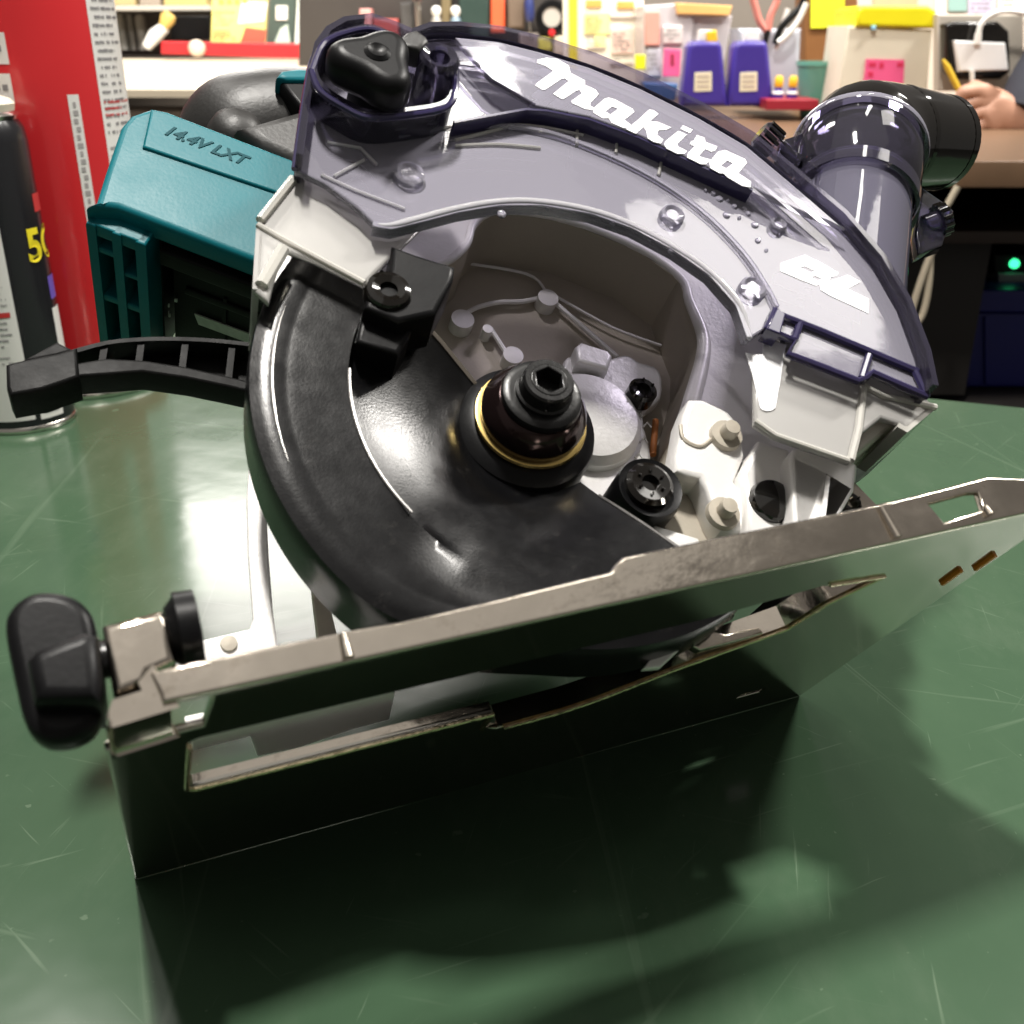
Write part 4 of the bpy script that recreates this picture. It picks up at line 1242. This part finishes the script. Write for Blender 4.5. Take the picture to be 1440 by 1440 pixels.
for i, l in enumerate(cab):
    P_ = [tuple(WLD.at(a, b, 1.262 + 0.004 * i)) for a, b in l]
    o = tube('white_cable', cat(P_, 5, False), 0.0040, mat('cream_cable', (0.55, 0.48, 0.36), 0.5), None, 10)
    o['label'] = ('longer cream cable hanging in front of the dark cupboard, running up behind the elbow', 'shorter cream cable hanging lowest in front of the dark cupboard')[i]
    o['category'] = 'cable'
    o['group'] = 'cables hanging from the counter'

YB0 = 1.93
# squeeze bottles
for i, (x0, lx) in enumerate(((958, 977), (1023, 1041))):
    t = thing('squeeze_bottle', x0 + 34, YB0, CZ, ('violet bottle with white and yellow cap, left of the pair on the counter', 'violet bottle with plain white cap, right of the pair, in front of the scissors')[i], 'bottle', 'violet bottles on the counter')
    mv = mat('violet_bottle_plastic', (0.045, 0.026, 0.24), 0.35)
    wp('bottle_body', [(x0, 150), (x0 + 2, 130), (x0 + 9, 66), (x0 + 16, 58), (x0 + 54, 58), (x0 + 58, 66), (x0 + 64, 130), (x0 + 65, 150)], YB0, 0.05, mv, t, 0.008)
    wp('bottle_cap', [(x0 + 26, 42), (x0 + 44, 42), (x0 + 46, 59), (x0 + 24, 59)], YB0 + 0.012, 0.024, mat('white_plastic', (0.8, 0.78, 0.74), 0.4), t, 0.003)
    if i == 0:
        wp('cap_tip', [(x0 + 36, 44), (x0 + 50, 42), (x0 + 52, 60), (x0 + 36, 62)], YB0 + 0.006, 0.02, mat('orange_yellow_plastic', (0.8, 0.5, 0.03), 0.4), t, 0.003)
    wp('bottle_label', [(lx, 102), (lx + 24, 101), (lx + 24, 128), (lx - 1, 129)], YB0 - 0.0006, 0.003, mat('cream_label', (0.72, 0.66, 0.48), 0.5), t, 0.0004)
    for k in range(3):
        wp('label_line', rect(lx + 3, 106 + 7 * k, lx + 20, 109 + 7 * k), YB0 - 0.0009, 0.001, mat('faded_ink', (0.45, 0.38, 0.32), 0.6), t, 0.0001)
tr = thing('red_tray', 1110, 1.90, CZ, 'low dark red tray on the counter under the small bottles', 'tray')
wp('red_tray', rect(1078, 140, 1152, 155), 1.88, 0.16, mat('dark_red_plastic', (0.30, 0.015, 0.03), 0.4), tr, 0.002)
TRZ = WLD.at(1100, 140, 1.90).z
for i, x0 in enumerate((1086, 1106)):
    t = thing('small_bottle', x0 + 8, 1.93, TRZ, ('tiny violet bottle with yellow cap on the red tray, next to the violet bottles', 'tiny violet bottle with yellow cap on the red tray, next to the green cup')[i], 'bottle', 'tiny bottles on the red tray')
    c = WLD.at(x0 + 8, 130, 1.93)
    lathe('bottle_body', [(0.0003, TRZ), (0.009, TRZ), (0.0095, TRZ + 0.006), (0.006, TRZ + 0.017), (0.005, TRZ + 0.019)], c.x, 1.93, mv, t, 20, axis='z')
    lathe('bottle_cap', [(0.0065, TRZ + 0.018), (0.0075, TRZ + 0.020), (0.007, TRZ + 0.032), (0.0045, TRZ + 0.036), (0.0003, TRZ + 0.0362)], c.x, 1.93, M['orange_yellow_plastic'], t, 20, axis='z')
    lathe('bottle_band', [(0.0091, TRZ + 0.007), (0.0100, TRZ + 0.008), (0.0085, TRZ + 0.012), (0.0075, TRZ + 0.012)], c.x, 1.93, M['white_plastic'], t, 20, axis='z')
c = WLD.at(1147, 110, 1.98)
zt, zb_ = WLD.at(1147, 86, 1.98).z, CZ
t = thing('green_cup', 1147, 1.98, CZ, 'translucent green plastic cup beside the white box', 'cup')
lathe('cup_wall', [(0.018, zb_), (0.020, zb_ + 0.002), (0.033, zt - 0.008), (0.035, zt - 0.007), (0.035, zt), (0.032, zt), (0.018, zb_ + 0.004), (0.0003, zb_ + 0.004)], c.x, 1.98, mat('sea_green_plastic', (0.12, 0.33, 0.26), 0.35), t, 32, axis='z')
# scissors and pliers in a grey pot
t = thing('tool_pot', 1092, 2.05, CZ, 'grey plastic pot holding scissors behind the violet bottles', 'pot')
mg = mat('pale_grey_plastic', (0.42, 0.43, 0.48), 0.5)
wp('pot_wall', [(1040, 150), (1038, 40), (1128, 40), (1122, 150)], 2.05, 0.09, mg, t, 0.01)
t = thing('scissors', 1105, 2.03, CZ + 0.02, 'scissors with dark and white handles standing in the grey pot', 'scissors')
tube('blade', [WLD.at(a, b, 2.03) for a, b in ((1090, 70), (1100, 40), (1108, 12))], [0.004, 0.006, 0.004], mat('white_plastic', (0.8, 0.78, 0.74), 0.4), t, 10)
tube('handle', [WLD.at(a, b, 2.025) for a, b in cat([(1090, 62), (1098, 40), (1112, 24), (1126, 10), (1132, -6)], 4, False)], 0.006, M['black'], t, 10)
tube('handle', [WLD.at(a, b, 2.02) for a, b in cat([(1094, 60), (1108, 48), (1122, 30), (1134, 4)], 4, False)], 0.005, M['white_plastic'], t, 10)
t = thing('pliers', 1070, 2.03, CZ + 0.02, 'pliers with salmon pink grips standing in the grey pot', 'pliers')
for l in ([(1078, 44), (1068, 30), (1062, 10), (1056, -12)], [(1080, 44), (1084, 22), (1092, 4), (1094, -10)]):
    tube('grip', [WLD.at(a, b, 2.022) for a, b in cat(l, 4, False)], 0.006, mat('salmon_grip', (0.62, 0.22, 0.18), 0.5), t, 10)
tube('jaw', [WLD.at(a, b, 2.022) for a, b in ((1079, 42), (1076, 62))], [0.007, 0.004], M['black_steel'], t, 10)
# brown post with sticky note
t = thing('wooden_post', 1165, 2.25, CZ, 'brown wooden post standing on the counter behind the green cup', 'post')
wp('wooden_post', rect(1132, -90, 1206, 142), 2.25, 0.08, pbr('brown_post_wood', (0.20, 0.085, 0.025), 0.5, 0, 0.2, 14, stretch=(8, 8, 1)), t, 0.003)
nt_ = wp('sticky_note', [(1141, -18), (1188, -16), (1187, 38), (1140, 40)], 2.246, 0.002, mat('lime_paper', (0.72, 0.74, 0.02), 0.6), None, 0.0003)
nt_['label'], nt_['category'] = 'lime yellow sticky note on the brown post', 'note'
# white box with yellow lid
t = thing('storage_box', 1250, 1.86, CZ, 'cream white box with bright yellow lid on the counter', 'box')
wp('box_body', [(1192, 36), (1312, 42), (1302, 152), (1176, 152)], 1.86, 0.12, mat('cream_white_card', (0.74, 0.69, 0.56), 0.45), t, 0.004)
wp('box_lid', [(1206, 14), (1214, 8), (1306, 8), (1317, 16), (1316, 40), (1204, 37)], 1.853, 0.134, mat('yellow_plastic', (0.80, 0.72, 0.01), 0.4), t, 0.005)
wp('lid_catch', [(1226, 36), (1232, 36), (1232, 42), (1226, 42)], 1.850, 0.006, mat('pale_blue_plastic', (0.3, 0.6, 0.8), 0.4), t, 0.001)
nt_ = wp('sticky_note', [(1218, 83), (1272, 84), (1270, 132), (1213, 132)], 1.8575, 0.002, mat('pink_paper', (0.80, 0.10, 0.26), 0.6), None, 0.0003)
nt_['label'], nt_['category'] = 'bright pink sticky note with red marks on the white box', 'note'
for r_ in ((1222, 88, 1232, 94), (1237, 88, 1243, 96), (1262, 88, 1270, 94), (1221, 101, 1228, 108), (1222, 118, 1234, 124), (1246, 118, 1254, 124)):
    wp('note_mark', rect(*r_), 1.8570, 0.0012, mat('pink_red_ink', (0.6, 0.02, 0.08), 0.6), nt_, 0.0001)
# black pouch, white card and cable, pencil
t = thing('black_pouch', 1372, 1.80, CZ, 'black rounded case standing behind the white card at the right', 'case')
wp('black_pouch', [(1330, 34), (1345, 30), (1404, 30), (1420, 44), (1422, 100), (1408, 112), (1345, 112), (1330, 98)], 1.80, 0.03, M['black_gloss'], t, 0.006)
wp('pouch_side', rect(1318, 20, 1440, 128), 1.835, 0.02, mat('grey_cream_board', (0.52, 0.47, 0.40), 0.5), t, 0.003)
t = thing('charger', 1380, 1.79, CZ + 0.05, 'white rectangular charger with cable on the black case', 'charger')
wp('charger_body', [(1342, 57), (1414, 60), (1419, 99), (1348, 101)], 1.788, 0.010, mat('bright_white_plastic', (0.85, 0.85, 0.85), 0.35), t, 0.003)
tube('charger_plug', [WLD.at(a, b, 1.786) for a, b in ((1374, 62), (1376, 46))], [0.0055, 0.005], M['white_plastic'], t, 12)
tube('charger_cable', cat([tuple(WLD.at(a, b, 1.786)) for a, b in ((1376, 47), (1381, 32), (1396, 20), (1420, 16), (1460, 22))], 5, False), 0.004, M['white_plastic'], t, 10)
tube('charger_cable', [WLD.at(a, b, 1.784) for a, b in ((1367, 100), (1367, 112), (1369, 130))], 0.0035, M['white_plastic'], t, 10)
t = thing('pencil', 1338, 1.775, CZ + 0.03, 'yellow pencil held in the hand at the right', 'pencil')
tube('pencil', [WLD.at(a, b, 1.765) for a, b in ((1326, 84), (1332, 94), (1352, 134))], [0.002, 0.0048, 0.0048], mat('pencil_yellow', (0.72, 0.48, 0.04), 0.4), t, 8)


# papers pinned up behind the box and the hand
t = thing('notice_board', 1330, 2.6, CZ, 'cream notice board with papers standing behind the yellow lidded box', 'board')
wp('board_panel', rect(1206, -70, 1560, 140), 2.60, 0.03, mat('cream_notice_board', (0.55, 0.48, 0.40), 0.6), t, 0.002)
for r_, m_, c_ in (((1228, -20, 1290, 30), 'ochre_paper', (0.55, 0.36, 0.20)), ((1316, -30, 1330, 60), 'bright_paper', (0.82, 0.80, 0.70)), ((1334, -10, 1360, 16), 'sea_paper', (0.25, 0.40, 0.36)), ((1362, -20, 1400, 26), 'lilac_paper', (0.50, 0.46, 0.60)), ((1404, -20, 1440, 30), 'bright_paper', (0.82, 0.80, 0.70))):
    wp('pinned_paper', rect(*r_), 2.596, 0.003, mat(m_, c_, 0.6), t, 0.0004)


# the hand on the counter
def hand():
    per = thing('person', 1400, 1.75, CZ, 'hand of a person in a dark sleeve resting on the counter with a pencil', 'person')
    y = 1.74
    V_ = {}
    vs, es, rs = [], [], []

    def add(key, px, py, dy, r, to=None):
        p = WLD.at(px, py, y + dy) - Vector(per.location)
        vs.append(tuple(p))
        rs.append(r * 1.25)
        V_[key] = len(vs) - 1
        if to is not None:
            es.append((V_[to], V_[key]))
    add('w', 1440, 176, 0.0, 0.026)
    add('p', 1404, 160, 0.0, 0.024, 'w')
    add('f', 1490, 186, 0.01, 0.032, 'w')
    for k, (x0, y0, x1, y1, x2, y2) in enumerate(((1376, 128, 1356, 128, 1346, 146), (1372, 142, 1350, 150, 1346, 168), (1374, 158, 1354, 170, 1352, 184), (1380, 172, 1364, 184, 1362, 196))):
        add('k%d' % k, x0, y0, -0.012, 0.0105, 'p')
        add('m%d' % k, x1, y1, -0.022, 0.0090, 'k%d' % k)
        add('t%d' % k, x2, y2, -0.008, 0.0080, 'm%d' % k)
    add('th', 1388, 132, 0.018, 0.012, 'p')
    add('t9', 1362, 120, 0.004, 0.009, 'th')
    me = bpy.data.meshes.new('hand')
    me.from_pydata(vs, es, [])
    o = bpy.data.objects.new('hand', me)
    C.objects.link(o)
    o.parent = per
    me.materials.append(mat('skin', (0.46, 0.25, 0.17), 0.5, 0, 0.15, 60))
    md = o.modifiers.new('skin', 'SKIN')
    md.use_smooth_shade = True
    for sv, r in zip(me.skin_vertices[0].data, rs):
        sv.radius = (r, r)
        sv.use_root = False
    me.skin_vertices[0].data[0].use_root = True
    sb = o.modifiers.new('sub', 'SUBSURF')
    sb.levels = sb.render_levels = 2
    tube('sleeve', cat([tuple(WLD.at(a, b, 1.735 + d)) for a, b, d in ((1436, 168, 0), (1458, 130, 0.02), (1500, 60, 0.06), (1530, -60, 0.1))], 5, False), [0.040 + 0.0015 * i for i in range(16)], mat('navy_cloth', (0.02, 0.021, 0.032), 0.8, 0, 0.2, 80), per, 24)


hand()

# clear organiser, tags and dish left of the bottles
t = thing('parts_organiser', 940, 2.15, CZ, 'pale clear plastic organiser with drawers left of the violet bottles', 'organiser')
wp('organiser_body', [(905, 8), (962, 4), (976, 30), (962, 138), (905, 138)], 2.15, 0.15, mat('pale_lilac_plastic', (0.55, 0.51, 0.52), 0.3), t, 0.004)
wp('organiser_drawer', rect(932, 36, 960, 62), 2.144, 0.02, mat('pale_clear_plastic', (0.66, 0.60, 0.57), 0.25), t, 0.003)
wp('organiser_drawer', rect(910, 68, 930, 108), 2.144, 0.02, mat('grey_lilac_plastic', (0.48, 0.46, 0.50), 0.3), t, 0.003)
wp('organiser_drawer', rect(907, 16, 928, 64), 2.142, 0.02, mat('salmon_card', (0.75, 0.33, 0.26), 0.5), t, 0.002)
wp('organiser_lid', [(950, 4), (1030, 8), (1026, 22), (952, 20)], 2.142, 0.05, mat('orange_card', (0.75, 0.42, 0.14), 0.5), t, 0.002)
wp('organiser_side', [(966, 22), (1030, 22), (1010, 140), (962, 140)], 2.16, 0.1, M['pale_lilac_plastic'], t, 0.003)
o = wp('pink_tag', [(934, 68), (958, 70), (956, 108), (932, 108)], 2.132, 0.006, mat('hot_pink_plastic', (0.75, 0.10, 0.24), 0.4), None, 0.002)
o['label'], o['category'] = 'hot pink tag with dark mark hanging on the clear organiser', 'tag'
wp('tag_mark', rect(943, 76, 948, 92), 2.1312, 0.001, mat('dark_red_ink', (0.3, 0.02, 0.05), 0.5), o, 0.0002)
o = wp('yellow_tag', rect(893, 77, 908, 98), 2.12, 0.006, mat('lime_plastic', (0.68, 0.68, 0.02), 0.4), None, 0.002)
o['label'], o['category'] = 'small lime yellow tag beside the clear organiser', 'tag'
t = thing('blue_dish', 930, 2.08, CZ, 'low blue dish at the foot of the clear organiser', 'dish')
wp('blue_dish', [(904, 116), (954, 118), (950, 142), (908, 142)], 2.08, 0.06, mat('steel_blue_plastic', (0.03, 0.09, 0.22), 0.35), t, 0.004)

# price board
t = thing('price_board', 845, 2.3, CZ, 'bright cream price board with yellow edge behind the cover', 'board')
wp('board_panel', rect(792, -60, 905, 150), 2.30, 0.02, mat('cream_board', (0.80, 0.74, 0.60), 0.5), t, 0.002)
wp('board_edge', rect(800, -60, 812, 120), 2.296, 0.006, mat('board_yellow', (0.80, 0.68, 0.03), 0.5), t, 0.001)
for i, (r_, m_) in enumerate((((822, 18, 858, 48), 'pale_yellow_paper'), ((836, 50, 852, 66), 'pale_yellow_paper'), ((860, 40, 890, 75), 'pale_pink_paper'), ((824, 0, 846, 10), 'orange_paper'), ((868, 2, 892, 12), 'orange_paper'), ((856, 22, 896, 26), 'faded_ink'), ((858, 88, 890, 91), 'faded_ink'), ((826, 66, 850, 69), 'faded_ink'))):
    mm = {'pale_yellow_paper': (0.82, 0.74, 0.30), 'pale_pink_paper': (0.82, 0.60, 0.50), 'orange_paper': (0.72, 0.36, 0.08), 'faded_ink': (0.45, 0.38, 0.32)}[m_]
    wp('price_slip', rect(*r_), 2.297, 0.004, mat(m_, mm, 0.6), t, 0.0004)

# dark tool shelf in the middle
t = empty('tool_rack', (0.0, 2.65, -0.8), 'dark rack of hanging tools seen over the top of the cover', 'rack')
wp('rack_panel', rect(420, -120, 800, 160), 2.70, 0.03, mat('dark_taupe_board', (0.030, 0.024, 0.020), 0.6), t, 0.002)
wp('rack_foot', [(430, 160), (790, 160), (790, 760), (430, 760)], 2.70, 0.03, M['dark'], t, 0.002)
Y = 2.64
for lab, nmz, l, m_, c_ in (
        ('dark red box on the rack next to the clamping bolt', 'red_box', rect(524, 26, 560, 52), 'brick_red_card', (0.30, 0.05, 0.04)),
        ('pale pink packet left of the red box on the rack', 'packet', rect(505, 12, 522, 50), 'pink_card', (0.55, 0.25, 0.22)),
        ('tall dark green tool case on the rack', 'tool_case', rect(645, -20, 688, 56), 'bottle_green_plastic', (0.012, 0.03, 0.024)),
        ('bright orange red strip beside the dark green case', 'orange_tool', rect(690, -20, 710, 46), 'orange_red_plastic', (0.62, 0.09, 0.03)),
        ('brown tool handle right of the orange strip', 'brown_tool', rect(714, -10, 738, 40), 'dull_brown_plastic', (0.12, 0.085, 0.06)),
        ('olive brown tube between the white capped bottles', 'olive_tube', rect(620, -20, 634, 52), 'olive_plastic', (0.13, 0.10, 0.05)),
        ('yellow green packet below the tape roll', 'packet', rect(756, 52, 776, 72), 'lime_card', (0.45, 0.42, 0.06)),
        ('cream packet beside the price board', 'packet', rect(778, 50, 794, 78), 'cream_card', (0.50, 0.42, 0.30)),
        ('grey tool block under the hanging tools', 'tool_block', rect(730, 46, 758, 80), 'grey_brown_plastic', (0.16, 0.13, 0.11))):
    o = wp(nmz, l, Y, 0.05, mat(m_, c_, 0.45), None, 0.006)
    o['label'], o['category'] = lab, nmz.replace('_', ' ')
for i, (x0, x1) in enumerate(((608, 620), (634, 648))):
    c = WLD.at((x0 + x1) / 2, 40, Y)
    t2 = thing('capped_bottle', (x0 + x1) / 2, Y, c.z - 0.03, ('grey bottle with round white cap on the rack, left of the olive tube', 'blue grey bottle with round white cap on the rack, right of the olive tube')[i], 'bottle', 'white capped bottles on the rack')
    lathe('bottle_body', [(0.0003, c.z - 0.03), (0.011, c.z - 0.03), (0.011, c.z + 0.018), (0.006, c.z + 0.026)], c.x, Y, mat(('grey_bottle', 'blue_grey_bottle')[i], ((0.30, 0.28, 0.25), (0.16, 0.22, 0.27))[i], 0.4), t2, 20, axis='z')
    lathe('bottle_cap', [(0.006, c.z + 0.025), (0.010, c.z + 0.030), (0.011, c.z + 0.038), (0.007, c.z + 0.045), (0.0003, c.z + 0.046)], c.x, Y, M['white_plastic'], t2, 20, axis='z')
q = WLD.at(776, 24, Y)
t2 = empty('tape_roll', (q.x, Y, q.z), 'black roll with pale centre and red dot hanging on the rack', 'tape roll')
lathe('roll', [(0.020, Y), (0.022, Y - 0.004), (0.034, Y - 0.004), (0.036, Y), (0.036, Y + 0.03)], q.x, q.z, M['black'], t2, 36)
lathe('roll_core', [(0.0003, Y - 0.001), (0.021, Y - 0.001), (0.021, Y + 0.01)], q.x, q.z, mat('dull_white_card', (0.36, 0.33, 0.29), 0.5), t2, 28)
q2 = WLD.at(776, 46, Y)
lathe('red_dot', [(0.0003, Y - 0.008), (0.007, Y - 0.007), (0.008, Y - 0.004)], q2.x, q2.z, M['red'], t2, 20)

# left display shelf: cream top, dark fascia, red rail, cards
t = empty('display_shelf', (-1.0, 1.55, -0.8), 'cream topped display shelf with brown front at the back left', 'shelf')
q = [G(60, 134, 0.165), G(560, 139, 0.165)]
v_ = [(-1.6, q[0].y, 0.165), (0.0, q[1].y, 0.165), (0.0, 3.1, 0.192), (-2.2, 3.1, 0.192)]
mesh_from('shelf_top', [(a, b, c) for a, b, c in v_], [(0, 1, 2, 3)], M['cream_top'], t, 35, 0.012)
mesh_from('shelf_front', [(-1.6, q[0].y + 0.02, 0.150), (0.0, q[1].y + 0.02, 0.150), (0.0, q[1].y + 0.02, 0.115), (-1.6, q[0].y + 0.02, 0.115)], [(0, 1, 2, 3)], pbr('brown_fascia', (0.12, 0.085, 0.06), 0.6), t, 35, 0.01)
mesh_from('shelf_kick', [(-1.6, q[0].y + 0.05, 0.113), (0.0, q[1].y + 0.05, 0.113), (0.0, q[1].y + 0.05, -0.8), (-1.6, q[0].y + 0.05, -0.8)], [(0, 1, 2, 3)], M['dark'], t, 35, 0.01)
o = wp('red_rail', [(226, 58), (470, 62), (470, 84), (226, 76)], 3.0, 0.03, mat('red_rail_paint', (0.50, 0.02, 0.025), 0.35), None, 0.004)
o['label'], o['category'] = 'bright red rail along the back of the cream shelf', 'rail'
q = WLD.at(277, 68, 2.99)
lathe('rail_knob', [(0.0003, 2.968), (0.014, 2.972), (0.020, 2.98), (0.020, 3.0)], q.x, q.z, mat('cream_knob', (0.62, 0.52, 0.42), 0.4), o, 24)
Y = 3.08
o = wp('yellow_card', [(300, -40), (378, -38), (372, 60), (296, 60)], Y, 0.02, mat('pale_yellow_card', (0.78, 0.72, 0.22), 0.5), None, 0.002)
o['label'], o['category'] = 'pale yellow price card with red corner behind the red rail', 'card'
wp('red_corner', [(345, 38), (374, 42), (372, 60), (338, 60)], Y - 0.004, 0.006, mat('tomato_ink', (0.60, 0.10, 0.06), 0.5), o, 0.0005)
wp('white_patch', [(340, 2), (376, 4), (372, 30), (334, 34)], Y - 0.002, 0.004, mat('bright_paper', (0.82, 0.80, 0.70), 0.5), o, 0.0005)
for k in range(4):
    wp('green_mark', rect(308 + 11 * k, -4, 315 + 11 * k, 5), Y - 0.003, 0.004, mat('leaf_ink', (0.32, 0.55, 0.10), 0.5), o, 0.0004)
o = wp('sign_card', [(382, -40), (418, -40), (414, 62), (376, 60)], Y + 0.01, 0.02, mat('dark_green_card', (0.05, 0.075, 0.06), 0.5), None, 0.002)
o['label'], o['category'] = 'dark green card with white picture between the yellow and white cards', 'card'
wp('white_patch', rect(388, 8, 404, 28), Y + 0.006, 0.006, M['bright_paper'], o, 0.0005)
wp('white_patch', [(394, 40), (404, 34), (408, 60), (386, 60)], Y + 0.006, 0.006, mat('pale_green_paper', (0.5, 0.6, 0.5), 0.5), o, 0.0005)
o = wp('white_card', [(420, -40), (500, -40), (496, 66), (414, 62)], Y, 0.02, mat('mint_white_card', (0.70, 0.77, 0.68), 0.5), None, 0.002)
o['label'], o['category'] = 'white card with red and grey print next to the clear cover', 'card'
wp('red_patch', [(426, -10), (462, -8), (460, 8), (424, 6)], Y - 0.003, 0.004, M['tomato_ink'], o, 0.0004)
for r_ in ((428, 16, 444, 22), (447, 16, 458, 22), (462, 17, 470, 22), (474, 17, 492, 23)):
    wp('grey_print', rect(*r_), Y - 0.003, 0.004, mat('mid_grey_ink', (0.35, 0.36, 0.34), 0.5), o, 0.0004)
wp('dark_print', rect(460, 28, 490, 36), Y - 0.003, 0.004, mat('dark_green_ink', (0.10, 0.16, 0.11), 0.5), o, 0.0004)
for l in ([(434, 40), (442, 40), (452, 62), (430, 62)], [(458, 44), (466, 42), (486, 62), (458, 62)]):
    wp('red_print', l, Y - 0.003, 0.004, M['tomato_ink'], o, 0.0004)
# goods shelf, far left
t = empty('goods_shelf', (-1.5, 3.2, -0.8), 'pale shelf board with small grey goods at the far back left', 'shelf')
wp('shelf_board', rect(60, 8, 296, 15), 3.2, 0.4, mat('pale_shelf', (0.50, 0.46, 0.40), 0.5), t, 0.002)
wp('shelf_back', rect(60, -60, 300, 78), 3.42, 0.03, mat('taupe_back', (0.17, 0.14, 0.12), 0.6), t, 0.002)
for i, (x0, w_, c_) in enumerate(((152, 10, (0.22, 0.21, 0.19)), (165, 12, (0.28, 0.27, 0.24)), (180, 9, (0.18, 0.17, 0.15)), (192, 13, (0.30, 0.28, 0.25)))):
    c = WLD.at(x0 + w_ / 2, 40, 3.3)
    zb2, zt2 = WLD.at(x0, 70, 3.3).z, WLD.at(x0, 20, 3.3).z
    o = lathe('grey_canister', [(0.0003, zb2), (w_ * 0.0011, zb2), (w_ * 0.0011, zt2 - 0.01), (w_ * 0.0008, zt2), (0.0003, zt2)], c.x, 3.3, mat('canister_grey_%s' % 'abcd'[i], c_, 0.4, 0.3), None, 20, axis='z')
    o['label'], o['category'], o['group'] = ('thin grey canister nearest the red can', 'second grey canister from the red can', 'darkest thin canister in the row under the pale shelf', 'wide pale canister beside the white tool')[i], 'canister', 'canisters under the pale shelf'
t = thing('white_tool', 225, 3.1, 0.195, 'white tool with yellow head lying at the left end of the red rail', 'tool')
tube('tool_body', [WLD.at(a, b, 3.1) for a, b in ((206, 66), (218, 50), (232, 38))], [0.012, 0.018, 0.014], M['white_plastic'], t, 14)
tube('tool_head', [WLD.at(a, b, 3.1) for a, b in ((230, 38), (236, 26), (240, 20))], [0.013, 0.02, 0.015], mat('amber_plastic', (0.62, 0.42, 0.12), 0.4), t, 14)
wp('dark_box', rect(240, 22, 294, 56), 3.15, 0.1, M['black'], t, 0.004)
for i, (x0, x1, h) in enumerate(((150, 190, -12), (196, 225, -20), (230, 290, -14))):
    o = wp('carton', rect(x0, h, x1, 8), 3.22, 0.1, mat('carton_%s' % 'abc'[i], ((0.42, 0.33, 0.16), (0.30, 0.25, 0.2), (0.46, 0.36, 0.14))[i], 0.6), None, 0.003)
    o['label'], o['category'], o['group'] = ('ochre carton at the left end of the pale shelf board', 'brown carton in the middle of the pale shelf board', 'yellow brown carton at the right end of the pale shelf board')[i], 'carton', 'cartons on the pale shelf'

# small print and a little more clutter
ink = mat('soft_grey_ink', (0.22, 0.20, 0.19), 0.6)
yc = bpy.data.objects['yellow_card']
print_block(302, 12, 332, 34, 3.075, 4, ink, yc, 2)
print_block(300, 42, 334, 56, 3.075, 3, M['tomato_ink'], yc, 3)
wc = bpy.data.objects['white_card']
print_block(468, 42, 492, 60, 3.075, 3, ink, wc, 5)
pb_ = bpy.data.objects['price_board']
print_block(824, 22, 856, 46, 2.2955, 5, mat('rust_ink', (0.45, 0.22, 0.08), 0.6), pb_, 7)
print_block(862, 44, 888, 72, 2.2955, 5, ink, pb_, 8)
print_block(862, 78, 890, 86, 2.2955, 2, ink, pb_, 9)
print_block(826, 52, 850, 64, 2.2955, 3, ink, pb_, 10)
po = bpy.data.objects['parts_organiser']
print_block(934, 40, 956, 58, 2.1425, 3, ink, po, 11)
print_block(911, 74, 928, 100, 2.1425, 4, ink, po, 12)
nb = bpy.data.objects['notice_board']
print_block(1366, -12, 1396, 22, 2.5955, 5, ink, nb, 13)
print_block(1408, -12, 1436, 26, 2.5955, 5, ink, nb, 14)
Y = 2.63
t2 = empty('spanner', tuple(WLD.at(588, 20, Y)), 'silver spanner hanging on the rack between the red box and the capped bottles', 'spanner')
tube('handle', [WLD.at(a, b, Y) for a, b in ((590, 50), (588, 24), (587, 2))], [0.005, 0.006, 0.007], M['can_steel'], t2, 10)
q = WLD.at(587, -4, Y)
lathe('ring_end', [(0.007, Y - 0.004), (0.013, Y - 0.004), (0.013, Y + 0.004), (0.007, Y + 0.004), (0.007, Y - 0.004)], q.x, q.z, M['can_steel'], t2, 20)
t2 = empty('screwdriver', tuple(WLD.at(744, 20, Y)), 'screwdriver with dark blue grip hanging beside the black roll', 'screwdriver')
tube('grip', [WLD.at(a, b, Y) for a, b in ((744, -8), (744, 4), (745, 22), (745, 30))], [0.006, 0.011, 0.011, 0.007], mat('navy_grip', (0.02, 0.03, 0.12), 0.4), t2, 14)
tube('blade', [WLD.at(a, b, Y) for a, b in ((745, 30), (746, 56))], 0.003, M['can_steel'], t2, 8)
t2 = wp('grey_pouch', [(562, 4), (580, 2), (582, 46), (564, 50)], Y + 0.01, 0.04, mat('charcoal_cloth', (0.045, 0.042, 0.040), 0.8), None, 0.006)
t2['label'], t2['category'] = 'charcoal pouch hanging right of the dark red box on the rack', 'pouch'
